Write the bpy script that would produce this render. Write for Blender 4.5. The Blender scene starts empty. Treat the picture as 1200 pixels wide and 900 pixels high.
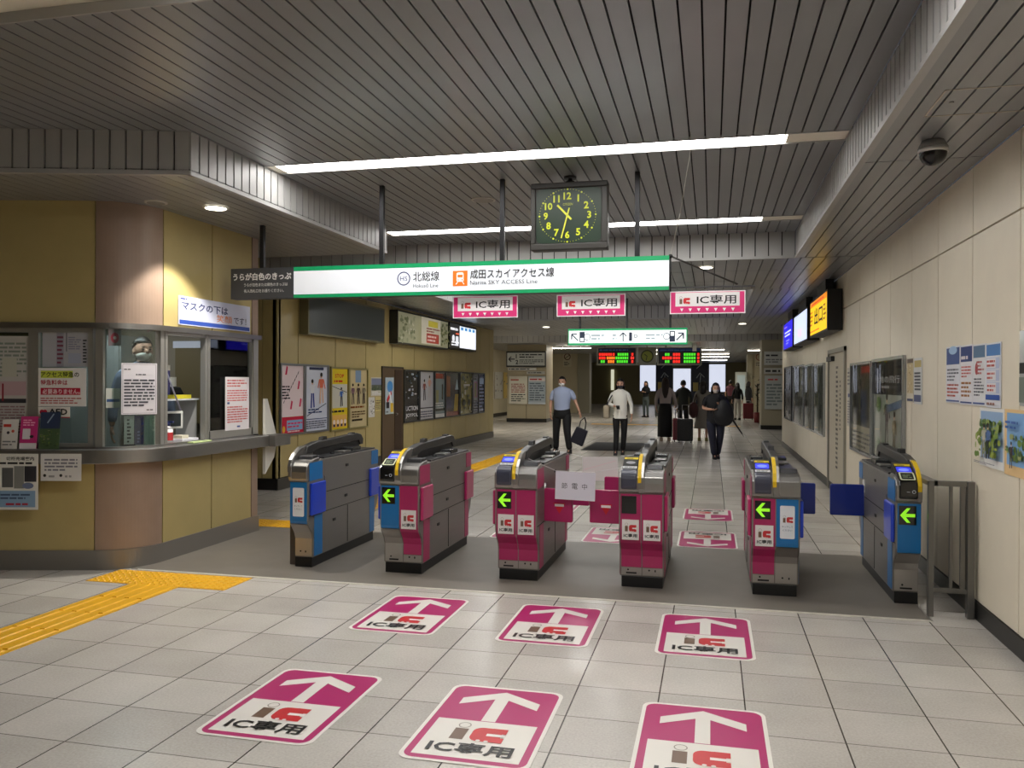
import bpy, bmesh, math, random
from mathutils import Vector, Matrix
C = bpy.context.scene.collection
PI = math.pi
random.seed(7)

# ------------------------------------------------------------------ camera
F_PX, CAM_H = 975.0, 1.54
YAW = math.atan(234 / 975.0)
ROLL = 0.0042
cam = bpy.data.cameras.new('camera')
cam.lens = 36 * F_PX / 1200.0
cam.sensor_width = 36
cam.clip_end = 300
cam_ob = bpy.data.objects.new('camera', cam)
C.objects.link(cam_ob)
cam_ob.matrix_world = (Matrix.Translation((0, 0, CAM_H)) @ Matrix.Rotation(YAW, 4, 'Z')
                       @ Matrix.Rotation(PI / 2 - 2 / F_PX, 4, 'X') @ Matrix.Rotation(ROLL, 4, 'Z'))
bpy.context.scene.camera = cam_ob


def at(px, py, x=None, y=None, z=None):
    """world point seen at a photograph pixel, on the plane x=, y= or z="""
    X, Y = px - 600, py - 450
    X, Y = X * math.cos(ROLL) + Y * math.sin(ROLL), Y * math.cos(ROLL) - X * math.sin(ROLL)
    R, U = X / F_PX, -(Y + 2) / F_PX
    cy, sy = math.cos(YAW), math.sin(YAW)
    d = Vector((R * cy - sy, R * sy + cy, U))
    t = (z - CAM_H) / d.z if z is not None else (x / d.x if x is not None else y / d.y)
    return Vector((d.x * t, d.y * t, CAM_H + d.z * t))


# ------------------------------------------------------------------ materials
def lin(c):
    return tuple(((v / 255) / 12.92 if v / 255 <= .04045 else ((v / 255 + .055) / 1.055) ** 2.4) for v in c[:3]) + (1,)


_m = {}


def mat(rgb, rough=.6, metal=0.0, emit=0.0, noise=0.0, bump=0.0, scale=40, name=None, coat=0):
    key = (tuple(rgb), rough, metal, emit, noise, bump, scale, coat)
    if key in _m:
        return _m[key]
    m = bpy.data.materials.new(name or 'paint')
    m.use_nodes = True
    nt = m.node_tree
    b = nt.nodes['Principled BSDF']
    b.inputs['Base Color'].default_value = lin(rgb)
    b.inputs['Roughness'].default_value = rough
    b.inputs['Metallic'].default_value = metal
    if coat:
        b.inputs['Coat Weight'].default_value = coat
        b.inputs['Coat Roughness'].default_value = .08
    if emit:
        b.inputs['Emission Color'].default_value = lin(rgb)
        b.inputs['Emission Strength'].default_value = emit
    if noise or bump:
        tc = nt.nodes.new('ShaderNodeTexCoord')
        n = nt.nodes.new('ShaderNodeTexNoise')
        n.inputs['Scale'].default_value = scale
        n.inputs['Detail'].default_value = 4
        nt.links.new(tc.outputs['Object'], n.inputs['Vector'])
        if noise:
            mx = nt.nodes.new('ShaderNodeMix')
            mx.data_type = 'RGBA'
            mx.inputs[6].default_value = lin([max(0, v * (1 - noise)) for v in rgb])
            mx.inputs[7].default_value = lin([min(255, v * (1 + noise)) for v in rgb])
            nt.links.new(n.outputs['Fac'], mx.inputs[0])
            nt.links.new(mx.outputs[2], b.inputs['Base Color'])
        if bump:
            bp = nt.nodes.new('ShaderNodeBump')
            bp.inputs['Strength'].default_value = bump
            bp.inputs['Distance'].default_value = .01
            nt.links.new(n.outputs['Fac'], bp.inputs['Height'])
            nt.links.new(bp.outputs['Normal'], b.inputs['Normal'])
    _m[key] = m
    return m


def glass_mat(tint=(225, 235, 232), rough=0.02, alpha=.18):
    m = bpy.data.materials.new('window_glass')
    m.use_nodes = True
    nt = m.node_tree
    nt.nodes.clear()
    o = nt.nodes.new('ShaderNodeOutputMaterial')
    t = nt.nodes.new('ShaderNodeBsdfTransparent')
    t.inputs[0].default_value = lin(tint)
    g = nt.nodes.new('ShaderNodeBsdfGlossy')
    g.inputs['Roughness'].default_value = rough
    f = nt.nodes.new('ShaderNodeFresnel')
    f.inputs[0].default_value = 1.5
    a = nt.nodes.new('ShaderNodeMath')
    a.operation = 'ADD'
    a.inputs[1].default_value = alpha * .3
    nt.links.new(f.outputs[0], a.inputs[0])
    mx = nt.nodes.new('ShaderNodeMixShader')
    nt.links.new(a.outputs[0], mx.inputs[0])
    nt.links.new(t.outputs[0], mx.inputs[1])
    nt.links.new(g.outputs[0], mx.inputs[2])
    nt.links.new(mx.outputs[0], o.inputs[0])
    return m


def floor_mat():
    m = bpy.data.materials.new('floor_tile')
    m.use_nodes = True
    nt = m.node_tree
    N, L = nt.nodes, nt.links
    b = N['Principled BSDF']
    geo = N.new('ShaderNodeNewGeometry')
    sep = N.new('ShaderNodeSeparateXYZ')
    L.new(geo.outputs['Position'], sep.inputs[0])

    def ma(op, a, bb=None):
        n = N.new('ShaderNodeMath')
        n.operation = op
        for i, v in enumerate((a, bb)):
            if v is None:
                continue
            if hasattr(v, 'default_value') or hasattr(v, 'is_linked'):
                L.new(v, n.inputs[i])
            else:
                n.inputs[i].default_value = v
        return n.outputs[0]

    px, py = .4055, .3955
    u = ma('DIVIDE', ma('SUBTRACT', sep.outputs[0], .567), px)
    v = ma('DIVIDE', ma('SUBTRACT', sep.outputs[1], 5.377), py)
    gu = ma('LESS_THAN', ma('ABSOLUTE', ma('SUBTRACT', ma('FRACT', ma('ADD', u, .5)), .5)), .0085)
    gv = ma('LESS_THAN', ma('ABSOLUTE', ma('SUBTRACT', ma('FRACT', ma('ADD', v, .5)), .5)), .0075)
    g = ma('MAXIMUM', gu, ma('MULTIPLY', gv, .75))
    cmb = N.new('ShaderNodeCombineXYZ')
    L.new(ma('FLOOR', u), cmb.inputs[0])
    L.new(ma('FLOOR', v), cmb.inputs[1])
    wn = N.new('ShaderNodeTexWhiteNoise')
    L.new(cmb.outputs[0], wn.inputs['Vector'])
    n1 = N.new('ShaderNodeTexNoise')
    n1.inputs['Scale'].default_value = 90
    n1.inputs['Detail'].default_value = 3
    L.new(geo.outputs['Position'], n1.inputs['Vector'])
    n2 = N.new('ShaderNodeTexNoise')
    n2.inputs['Scale'].default_value = 2.2
    n2.inputs['Detail'].default_value = 5
    L.new(geo.outputs['Position'], n2.inputs['Vector'])
    f = ma('ADD', ma('ADD', ma('MULTIPLY', n1.outputs['Fac'], .5), ma('MULTIPLY', n2.outputs['Fac'], .4)),
           ma('MULTIPLY', wn.outputs['Value'], .22))
    cr = N.new('ShaderNodeValToRGB')
    cr.color_ramp.elements[0].position = .22
    cr.color_ramp.elements[0].color = lin((160, 155, 148))
    cr.color_ramp.elements[1].position = .85
    cr.color_ramp.elements[1].color = lin((208, 203, 195))
    L.new(f, cr.inputs[0])
    mx = N.new('ShaderNodeMix')
    mx.data_type = 'RGBA'
    L.new(g, mx.inputs[0])
    L.new(cr.outputs[0], mx.inputs[6])
    mx.inputs[7].default_value = lin((58, 52, 45))
    L.new(mx.outputs[2], b.inputs['Base Color'])
    b.inputs['Roughness'].default_value = .27
    bp = N.new('ShaderNodeBump')
    bp.inputs['Strength'].default_value = .25
    bp.inputs['Distance'].default_value = .003
    bp.invert = True
    L.new(g, bp.inputs['Height'])
    L.new(bp.outputs['Normal'], b.inputs['Normal'])
    return m


def brushed(rgb, rough=.32, along='X', name='brushed_steel', metal=.9):
    key = ('br', rgb, rough, along, metal)
    if key in _m:
        return _m[key]
    m = bpy.data.materials.new(name)
    m.use_nodes = True
    nt = m.node_tree
    b = nt.nodes['Principled BSDF']
    b.inputs['Base Color'].default_value = lin(rgb)
    b.inputs['Metallic'].default_value = metal
    tc = nt.nodes.new('ShaderNodeTexCoord')
    mp = nt.nodes.new('ShaderNodeMapping')
    mp.inputs['Scale'].default_value = {'X': (3, 260, 260), 'Y': (260, 3, 260), 'Z': (260, 260, 3)}[along]
    n = nt.nodes.new('ShaderNodeTexNoise')
    n.inputs['Scale'].default_value = 1
    n.inputs['Detail'].default_value = 3
    nt.links.new(tc.outputs['Object'], mp.inputs[0])
    nt.links.new(mp.outputs[0], n.inputs['Vector'])
    mr = nt.nodes.new('ShaderNodeMapRange')
    mr.inputs['To Min'].default_value = rough - .06
    mr.inputs['To Max'].default_value = rough + .12
    nt.links.new(n.outputs['Fac'], mr.inputs['Value'])
    nt.links.new(mr.outputs[0], b.inputs['Roughness'])
    _m[key] = m
    return m


STEEL = brushed((150, 148, 145), .30, 'X')
STEEL_D = brushed((134, 130, 125), .38, 'Y', metal=.55)
DARKSTEEL = mat((48, 48, 50), .4, .6)
BLACK = mat((16, 16, 17), .45)
GLOSSBLACK = mat((12, 12, 14), .12, coat=.5)
MAG = mat((168, 32, 92), .38, coat=.15)
MAG_B = mat((178, 40, 98), .3, coat=.3)
BLU = mat((10, 108, 172), .38, coat=.15)
BLU_B = mat((24, 62, 190), .3, coat=.3)
NAVY = mat((14, 40, 130), .3, coat=.3)
WHITE = mat((236, 236, 236), .5)
PAPER = mat((232, 231, 236), .6)
YEL = mat((228, 190, 20), .5)
CEIL = mat((146, 147, 149), .34, .35, noise=.03, scale=3, name='ceiling_panel')
CEIL_W = mat((172, 171, 169), .45, .1, noise=.03, scale=3)
GAP = mat((14, 13, 12), .9)
CREAM = mat((232, 222, 201), .38, noise=.025, scale=5, name='cream_panel')
OCHRE = mat((178, 161, 108), .45, noise=.04, scale=5, name='ochre_panel')
PINKB = mat((150, 128, 112), .4, noise=.06, scale=7, name='brown_stone')
GLASS = glass_mat()
GLASS.node_tree.nodes['Fresnel'].inputs[0].default_value = 1.35


# ------------------------------------------------------------------ mesh builder
_txt = {}


def text_geo(s, bold=0.0):
    key = (s, bold)
    if key not in _txt:
        cu = bpy.data.curves.new('t', 'FONT')
        cu.body = s
        cu.size = 1
        cu.resolution_u = 2
        cu.offset = bold
        o = bpy.data.objects.new('t', cu)
        C.objects.link(o)
        dg = bpy.context.evaluated_depsgraph_get()
        me = bpy.data.meshes.new_from_object(o.evaluated_get(dg))
        vs = [v.co.copy() for v in me.vertices]
        fs = [tuple(p.vertices) for p in me.polygons]
        bpy.data.objects.remove(o)
        bpy.data.curves.remove(cu)
        bpy.data.meshes.remove(me)
        if vs:
            x0 = min(v.x for v in vs); x1 = max(v.x for v in vs)
            y0 = min(v.y for v in vs); y1 = max(v.y for v in vs)
        else:
            x0 = y0 = 0; x1 = y1 = 1
        _txt[key] = (vs, fs, x0, x1, y0, y1)
    return _txt[key]


class MB:
    def __init__(s, M=None):
        s.v, s.f, s.mi, s.sm, s.mats = [], [], [], [], []
        s.M = M or Matrix.Identity(4)

    def mid(s, m):
        if m not in s.mats:
            s.mats.append(m)
        return s.mats.index(m)

    def add(s, vs, fs, m, smooth=False, M=None):
        T = s.M @ M if M is not None else s.M
        o = len(s.v)
        s.v += [T @ Vector(v) for v in vs]
        k = s.mid(m)
        for f in fs:
            s.f.append([o + i for i in f])
            s.mi.append(k)
            s.sm.append(smooth)
        return s

    def box(s, x0, x1, y0, y1, z0, z1, m, M=None):
        vs = [(x, y, z) for x in (x0, x1) for y in (y0, y1) for z in (z0, z1)]
        fs = [(0, 1, 3, 2), (4, 6, 7, 5), (0, 4, 5, 1), (2, 3, 7, 6), (0, 2, 6, 4), (1, 5, 7, 3)]
        return s.add(vs, fs, m, M=M)

    def prism(s, poly, a, b, m, axis='x', M=None, smooth=False):
        """poly in the plane normal to axis, extruded from a to b"""
        n = len(poly)
        def P(p, t):
            return {'x': (t, p[0], p[1]), 'y': (p[0], t, p[1]), 'z': (p[0], p[1], t)}[axis]
        vs = [P(p, a) for p in poly] + [P(p, b) for p in poly]
        fs = [(i, (i + 1) % n, n + (i + 1) % n, n + i) for i in range(n)]
        s.add(vs, fs, m, smooth, M=M)
        o = len(s.v) - 2 * n
        k = s.mid(m)
        for c in (list(range(n))[::-1], list(range(n, 2 * n))):
            s.f.append([o + i for i in c]); s.mi.append(k); s.sm.append(False)
        return s

    def cyl(s, p0, p1, r0, m, r1=None, n=12, smooth=True, cap=True):
        p0, p1 = Vector(p0), Vector(p1)
        r1 = r0 if r1 is None else r1
        d = (p1 - p0).normalized()
        u = d.cross(Vector((0, 0, 1)))
        if u.length < .01:
            u = Vector((1, 0, 0))
        u.normalize()
        w = d.cross(u)
        vs = []
        for p, r in ((p0, r0), (p1, r1)):
            for i in range(n):
                a = 2 * PI * i / n
                vs.append(p + (u * math.cos(a) + w * math.sin(a)) * r)
        fs = [(i, (i + 1) % n, n + (i + 1) % n, n + i) for i in range(n)]
        s.add(vs, fs, m, smooth)
        if cap:
            o = len(s.v) - 2 * n
            k = s.mid(m)
            for c in (list(range(n))[::-1], list(range(n, 2 * n))):
                s.f.append([o + i for i in c]); s.mi.append(k); s.sm.append(False)
        return s

    def tube(s, pts, r, m, n=8):
        for a, b in zip(pts[:-1], pts[1:]):
            s.cyl(a, b, r, m, n=n)
        return s

    def ball(s, c, rx, ry, rz, m, n=14, k=10, keep=None, deform=None, M=None):
        vs, idx = [], {}
        for j in range(k + 1):
            for i in range(n):
                a, b = 2 * PI * i / n, PI * j / k - PI / 2
                p = Vector((math.cos(a) * math.cos(b), math.sin(a) * math.cos(b), math.sin(b)))
                q = deform(p.copy()) if deform else p
                vs.append(Vector((c[0] + q.x * rx, c[1] + q.y * ry, c[2] + q.z * rz)))
        fs = []
        for j in range(k):
            for i in range(n):
                a0, b0 = 2 * PI * (i + .5) / n, PI * (j + .5) / k - PI / 2
                p = Vector((math.cos(a0) * math.cos(b0), math.sin(a0) * math.cos(b0), math.sin(b0)))
                if keep and not keep(p):
                    continue
                fs.append((j * n + i, j * n + (i + 1) % n, (j + 1) * n + (i + 1) % n, (j + 1) * n + i))
        return s.add(vs, fs, m, True, M=M)

    def build(s, name, parent=None, bevel=0, seg=2, solid=0, loc=None, subsurf=0):
        me = bpy.data.meshes.new(name)
        loc = Vector(loc) if loc is not None else Vector((0, 0, 0))
        me.from_pydata([tuple(v - loc) for v in s.v], [], s.f)
        for m in s.mats:
            me.materials.append(m)
        me.polygons.foreach_set('material_index', s.mi)
        me.polygons.foreach_set('use_smooth', s.sm)
        me.validate()
        me.update()
        o = bpy.data.objects.new(name, me)
        o.location = loc
        C.objects.link(o)
        if parent is not None:
            o.parent = parent
        if solid:
            k = o.modifiers.new('solid', 'SOLIDIFY'); k.thickness = solid
        if bevel:
            k = o.modifiers.new('bevel', 'BEVEL'); k.width = bevel; k.segments = seg; k.limit_method = 'ANGLE'
        if subsurf:
            k = o.modifiers.new('sub', 'SUBSURF'); k.levels = k.render_levels = subsurf
        return o


def tag(o, label, cat, group=None):
    o['label'] = label; o['category'] = cat
    if group: o['group'] = group
    return o


def struct(o):
    o['kind'] = 'structure'
    return o


def thing(name, label, cat, loc=(0, 0, 0), rz=0, group=None):
    o = bpy.data.objects.new(name, None)
    o.empty_display_size = .1
    C.objects.link(o)
    o.location = loc
    o.rotation_euler = (0, 0, rz)
    return tag(o, label, cat, group)


def frame_of(o, r, u):
    """matrix: local x = r (right), y = u (up), z = outward"""
    r = Vector(r).normalized(); u = Vector(u).normalized(); n = r.cross(u)
    return Matrix(((r.x, u.x, n.x, o[0]), (r.y, u.y, n.y, o[1]), (r.z, u.z, n.z, o[2]), (0, 0, 0, 1)))


def ln(pts, w):
    """thick polyline as quads in 2D"""
    out = []
    for (x0, y0), (x1, y1) in zip(pts[:-1], pts[1:]):
        L = math.hypot(x1 - x0, y1 - y0) or 1
        nx, ny = -(y1 - y0) / L * w / 2, (x1 - x0) / L * w / 2
        out.append([(x0 - nx, y0 - ny), (x1 - nx, y1 - ny), (x1 + nx, y1 + ny), (x0 + nx, y0 + ny)])
    return out


def rrect(x0, y0, x1, y1, r, n=5):
    pts = []
    for cx, cy, a0 in ((x1 - r, y1 - r, 0), (x0 + r, y1 - r, 90), (x0 + r, y0 + r, 180), (x1 - r, y0 + r, 270)):
        for i in range(n + 1):
            a = math.radians(a0 + 90 * i / n)
            pts.append((cx + r * math.cos(a), cy + r * math.sin(a)))
    return pts


def paint(mb, M, w, h, items, base=0.0, step=.0004, rough=.5, emit=0, coat=0):
    """flat print on a panel: items in metres measured from the lower left corner"""
    k = base
    def cm(c):
        return c if not isinstance(c, (tuple, list)) else mat(tuple(c), rough, 0, emit, coat=coat)
    for it in items:
        k += step
        t = it[0]
        if t == 'r':
            _, x0, y0, x1, y1, c = it
            mb.add([(x0, y0, k), (x1, y0, k), (x1, y1, k), (x0, y1, k)], [(0, 1, 2, 3)], cm(c), M=M)
        elif t == 'p':
            mb.add([(x, y, k) for x, y in it[1]], [tuple(range(len(it[1])))], cm(it[2]), M=M)
        elif t == 'ln':
            for q in ln(it[1], it[2]):
                mb.add([(x, y, k) for x, y in q], [(0, 1, 2, 3)], cm(it[3]), M=M)
        elif t == 'e':
            _, cx, cy, rx, ry, c = it
            n = 20
            mb.add([(cx + rx * math.cos(2 * PI * i / n), cy + ry * math.sin(2 * PI * i / n), k) for i in range(n)],
                   [tuple(range(n))], cm(c), M=M)
        elif t == 'ring':
            _, cx, cy, r, wd, c = it
            n = 28
            vs = [(cx + q * math.cos(2 * PI * i / n), cy + q * math.sin(2 * PI * i / n), k) for q in (r, r - wd) for i in range(n)]
            mb.add(vs, [(i, (i + 1) % n, n + (i + 1) % n, n + i) for i in range(n)], cm(c), M=M)
        elif t == 't':
            # ('t', x, y, height, string, colour, align, bold, maxwidth)
            _, x, y, hh, st, c = it[:6]
            al = it[6] if len(it) > 6 else 'l'
            bold = it[7] if len(it) > 7 else 0.0
            mw = it[8] if len(it) > 8 else None
            vs, fs, X0, X1, Y0, Y1 = text_geo(st, bold)
            if not vs:
                continue
            sc = hh / max(.3, (Y1 - Y0))
            sx = sc
            if mw:
                sx = mw / (X1 - X0)
            ox = {'l': x, 'c': x - (X1 - X0) * sx / 2, 'r': x - (X1 - X0) * sx}[al]
            mb.add([(ox + (v.x - X0) * sx, y + (v.y - Y0) * sc, k) for v in vs], fs, cm(c), M=M)
        elif t == 'lines':
            # rows of small unreadable print
            _, x0, y0, x1, y1, n, c = it[:7]
            rr = random.Random(int((x0 + y0 * 3 + x1 * 7 + w * 13) * 1000) + n)
            ph = (y1 - y0) / n
            for i in range(n):
                yy = y1 - ph * (i + .8)
                xx = x0
                end = x0 + (x1 - x0) * (rr.uniform(.55, 1) if i == n - 1 or rr.random() < .3 else 1)
                while xx < end - ph * .3:
                    wd = min(rr.uniform(.6, 3.2) * ph, end - xx)
                    hh = ph * .5
                    mb.add([(xx, yy, k), (xx + wd, yy, k), (xx + wd, yy + hh, k), (xx, yy + hh, k)], [(0, 1, 2, 3)], cm(c), M=M)
                    xx += wd + ph * .35


def sheet(name, label, cat, o, r, u, w, h, items, th=.004, back=(236, 235, 232), group=None, parent=None, rough=.45, emit=0, coat=0):
    """a printed sheet / board of real thickness: one mesh"""
    M = frame_of(o, r, u)
    mb = MB()
    mb.box(0, w, 0, h, .0005, th, mat(back, rough, 0, emit, coat=coat) if isinstance(back, (tuple, list)) else back, M=M)
    paint(mb, M, w, h, items, base=th, rough=rough, emit=emit, coat=coat)
    ob = mb.build(name, parent)
    if label:
        tag(ob, label, cat, group)
    return ob


def ic_logo(x, y, s):
    """the brown i and red c mark, lower left at x,y, height s"""
    br, rd, wh = (112, 88, 70), (200, 48, 52), (240, 235, 230)
    return [('r', x, y, x + s * .42, y + s * .78, br), ('ring', x + s * .22, y + s * 1.02, s * .2, s * .035, (150, 140, 130)),
            ('p', rrect(x + s * .58, y - s * .02, x + s * 1.5, y + s * .95, s * .3), rd),
            ('r', x + s * 1.15, y - s * .02, x + s * 1.62, y + s * .32, rd), ('r', x + s * 1.15, y + s * .6, x + s * 1.62, y + s * .95, rd),
            ('r', x + s * 1.05, y + s * .38, x + s * 1.62, y + s * .55, wh),
            ('e', x + s * .9, y + s * .02, s * .07, s * .06, wh), ('e', x + s * 1.15, y, s * .07, s * .06, wh)]

# ------------------------------------------------------------------ the room shell
FT = floor_mat()
Y0, YB, HC, HL = -5.0, 60.0, 3.31, 3.0      # back of camera, far wall, raised and low ceiling
mb = MB(); mb.box(-14, 8, Y0, YB, -.1, 0, FT)
struct(mb.build('floor'))
mb = MB(); mb.prism([(-4.62, 5.9), (1.39, 5.9), (1.39, 7.95), (-4.62, 7.95)], .0, .003, mat((112, 106, 98), .5, noise=.08, scale=4, bump=.05), 'z')
struct(mb.build('floor_gate_strip'))
mb = MB(); mb.box(-4.55, 1.40, 5.868, 5.9, 0, .004, mat((205, 200, 188), .3)); mb.box(1.39, 1.402, 5.87, 7.95, 0, .004, STEEL_D)
struct(mb.build('trim_1'))


def planks(mb, x0, x1, y0, y1, z, m, pitch=.11, gap=.011, th=.02, backing=True, clip=None):
    n = max(1, round((x1 - x0) / pitch)); p = (x1 - x0) / n
    for i in range(n):
        a, b = x0 + i * p + gap / 2, x0 + (i + 1) * p - gap / 2
        mb.box(a, b, y0, y1, z, z + th, m)
    if backing:
        mb.box(x0, x1, y0, y1, z + th, z + th + .02, GAP)


def fascia(mb, p0, p1, z0, z1, m, pitch=.112, gap=.013, th=.02, lip=.03):
    """upright slats from p0 to p1, the visible face to the right of the direction"""
    p0, p1 = Vector((*p0, 0)), Vector((*p1, 0))
    d = p1 - p0; L = d.length; d.normalize(); nrm = Vector((d.y, -d.x, 0))
    T = Matrix(((d.x, nrm.x, 0, p0.x), (d.y, nrm.y, 0, p0.y), (0, 0, 1, 0), (0, 0, 0, 1)))
    n = max(1, round(L / pitch)); p = L / n
    for i in range(n):
        mb.box(i * p + gap / 2, (i + 1) * p - gap / 2, -th, 0, z0 + lip, z1, m, M=T)
    mb.box(0, L, -th - .02, -th, z0 + .025, z1, GAP, M=T)
    mb.box(0, L, -th - .02, .006, z0 - .001, z0 + lip, m, M=T)


# raised ceiling with its light troughs
SLOTS = [(-2.85, -2.6, -3.6, .94), (.16, .42, -3.6, .94), (3.17, 3.43, -4.4, .94), (6.185, 6.445, -3.6, .94), (9.2, 9.46, -3.85, .94)]
XL, XR, XS = -8.0, .94, -3.6
mb = MB()
ys = [Y0] + [v for s in SLOTS for v in s[:2]] + [10.17]
for a, b in zip(ys[0::2], ys[1::2]):
    planks(mb, XL, XR, a, b, HC, CEIL)
struct(mb.build('ceiling'))
mb = MB()
for a, b, xa, xb in SLOTS:
    if xa - XL > .1:
        planks(mb, XL, xa, a, b, HC, CEIL)
    rim = CEIL_W
    mb.box(xa, xb, a, a + .012, HC - .004, HC + .16, rim)
    mb.box(xa, xb, b - .012, b, HC - .004, HC + .16, rim)
    mb.box(xa, xa + .01, a, b, HC - .004, HC + .16, rim); mb.box(xb - .01, xb, a, b, HC - .004, HC + .16, rim)
    mb.box(xa, xb, a, b, HC + .16, HC + .17, rim)
    mb.box(xa, xb, a, b, HC + .05, HC + .055, mat((240, 232, 214), .4))
    mb.box(xa, xa + .09, a, b, HC + .004, HC + .05, mat((240, 232, 214), .4)); mb.box(max(xb - .42, xa), xb, a, b, HC + .004, HC + .05, mat((240, 232, 214), .4))
struct(mb.build('ceiling_trough'))

# left soffit over the ticket office
mb = MB()
d1 = Vector((.9635, .268, 0))
f0 = (XS - 4.6 * d1.x, 5.2 - 4.6 * d1.y)
fascia(mb, f0, (XS, 5.2), HL, HC, CEIL_W)
fascia(mb, (XS, 5.2), (XS, 8.87), HL, HC, CEIL_W, gap=.018)
mb.box(XS - 4.4, XS, 8.85, 8.87, HL, HC, CEIL_W)
n = 40
p = (XS + 8.0) / n
for i in range(n):
    a, b = -8.0 + i * p + .004, -8.0 + (i + 1) * p - .004
    ya, yb = 5.2 - (XS - a) * d1.y / d1.x, 5.2 - (XS - b) * d1.y / d1.x
    mb.prism([(a, ya), (b, yb), (b, 8.87), (a, 8.87)], HL, HL + .02, CEIL, 'z')
mb.prism([(-8, 5.2 - 4.4 * d1.y / d1.x), (XS, 5.2), (XS, 8.87), (-8, 8.87)], HL + .02, HL + .04, GAP, 'z')
struct(mb.build('ceiling_left'))

# right soffit
mb = MB()
fascia(mb, (XR, 10.17), (XR, Y0), HL, HC, CEIL_W, gap=.024)
for a, b in ((Y0, 1.9), (1.912, 5.88), (5.892, 10.15)):
    planks(mb, XR, 1.7, a, b, HL, CEIL, pitch=.109)
struct(mb.build('ceiling_right'))
mb = MB()
hx0, hx1, hy0, hy1 = 1.12, 1.62, 4.52, 4.95
for a in ((hx0, hx1, hy0, hy0 + .008), (hx0, hx1, hy1 - .008, hy1), (hx0, hx0 + .008, hy0, hy1), (hx1 - .008, hx1, hy0, hy1)):
    mb.box(a[0], a[1], a[2], a[3], HL - .003, HL, mat((190, 182, 165), .4))
mb.cyl((1.2, 4.72, HL - .006), (1.2, 4.72, HL), .012, STEEL)
struct(mb.build('ceiling_hatch'))

# header and everything beyond it
mb = MB()
fascia(mb, (-5.96, 10.17), (XR, 10.17), HL, HC, CEIL_W, pitch=.15)
fascia(mb, (-5.0, 19.3), (.62, 19.3), HL, HC, CEIL_W, pitch=.15)
fascia(mb, (-9.4, 30.0), (2.6, 30.0), HL, HC, CEIL_W, pitch=.2)
mb.box(-5.0, .62, 13.42, 13.44, HL, HC, CEIL_W); mb.box(-9.4, 2.6, 25.5, 25.52, HL, HC, CEIL_W)
fascia(mb, (-4.6, 13.44), (-4.6, 19.3), HL, HC, CEIL_W, pitch=.15)
mb.box(.62, .64, 13.44, 19.3, HL, HC, CEIL_W)
struct(mb.build('trim_2'))
mb = MB()
for a, b in ((10.19, 11.2), (11.215, 12.3), (12.315, 13.42)):
    planks(mb, -5.96, 1.7, a, b, HL, CEIL, pitch=.14)
planks(mb, -4.6, .62, 13.44, 19.3, HC, CEIL, pitch=.14)
planks(mb, -5.96, -4.62, 13.42, 19.32, HL, CEIL, pitch=.14)
planks(mb, .64, 1.7, 13.42, 19.32, HL, CEIL, pitch=.14)
planks(mb, -9.4, 6.0, 22.2, 25.5, HL, CEIL, pitch=.2)
planks(mb, -5.96, 1.7, 19.32, 22.2, HL, CEIL, pitch=.14)
planks(mb, -9.4, 6.0, 25.5, 30, HC, CEIL, pitch=.25)
planks(mb, -14, 8, 30.02, 60, HL, CEIL, pitch=.3)
struct(mb.build('ceiling_far'))


# walls -----------------------------------------------------------------
def panel_wall(name, p0, p1, z0, z1, ss, zs, m, th=.03, gap=.009, base=.12, base_m=None, holes=()):
    """cladding panels from p0 to p1 (face to the right of the direction) with open joints"""
    p0, p1 = Vector((*p0, 0)), Vector((*p1, 0))
    d = p1 - p0; L = d.length; d.normalize(); nrm = Vector((d.y, -d.x, 0))
    T = Matrix(((d.x, nrm.x, 0, p0.x), (d.y, nrm.y, 0, p0.y), (0, 0, 1, 0), (0, 0, 0, 1)))
    mb = MB(T)
    S = [0] + [s for s in ss if 0 < s < L] + [L]
    Z = [z0 + base] + list(zs) + [z1]
    for a, b in zip(S[:-1], S[1:]):
        for c, e in zip(Z[:-1], Z[1:]):
            if any(a >= h[0] - .01 and b <= h[1] + .01 and c >= h[2] - .01 and e <= h[3] + .01 for h in holes):
                continue
            mb.box(a + gap / 2, b - gap / 2, -th, 0, c + gap / 2, e - gap / 2, m)
    mb.box(0, L, -th - .05, -th + .004, z0, z1, GAP)
    if base and base_m:
        mb.box(0, L, -th, .012, z0, z0 + base, base_m)
    return struct(mb.build(name)), T


# right wall, seen going away: face towards -x, so it runs from far to near
rs = [21.5 - y for y in (20.3, 19.1, 17.9, 16.8, 15.7, 14.6, 13.125, 11.516, 10.534, 9.628, 8.791, 7.895, 7.027, 6.153, 5.262, 4.37, 3.48, 2.59, 1.7, .8, -.1, -1, -2, -3, -4)]
BASEB = mat((24, 23, 23), .35)
wr, _ = panel_wall('wall_right', (1.7, 21.5), (1.7, Y0), 0, HL, rs, [2.535], CREAM, base_m=BASEB, base=.115, gap=.012,
                   holes=[])
mb = MB(); mb.box(1.7, 8, 21.5, 21.6, 0, HL, CREAM); struct(mb.build('wall_return'))
# left wall with ochre panels
ls = [y - 10.65 for y in (11.245, 12.503, 13.73, 14.964, 16.186, 17.429, 18.662, 19.918, 21.175, 22.128)]
panel_wall('wall_left', (-5.96, 10.65), (-5.96, 22.6), 0, HL, ls, [], OCHRE, base_m=mat((70, 66, 58), .4), base=.16, gap=.022)
panel_wall('wall_cross', (-8.2, 10.65), (-5.96, 10.65), 0, HC, [.8, 1.5, 2.0], [], OCHRE, base_m=BASEB, base=.16)
mb = MB(); mb.box(-9.4, -5.98, 22.45, 22.6, 0, HL, mat((150, 140, 112), .5)); struct(mb.build('wall_left_return'))
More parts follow.
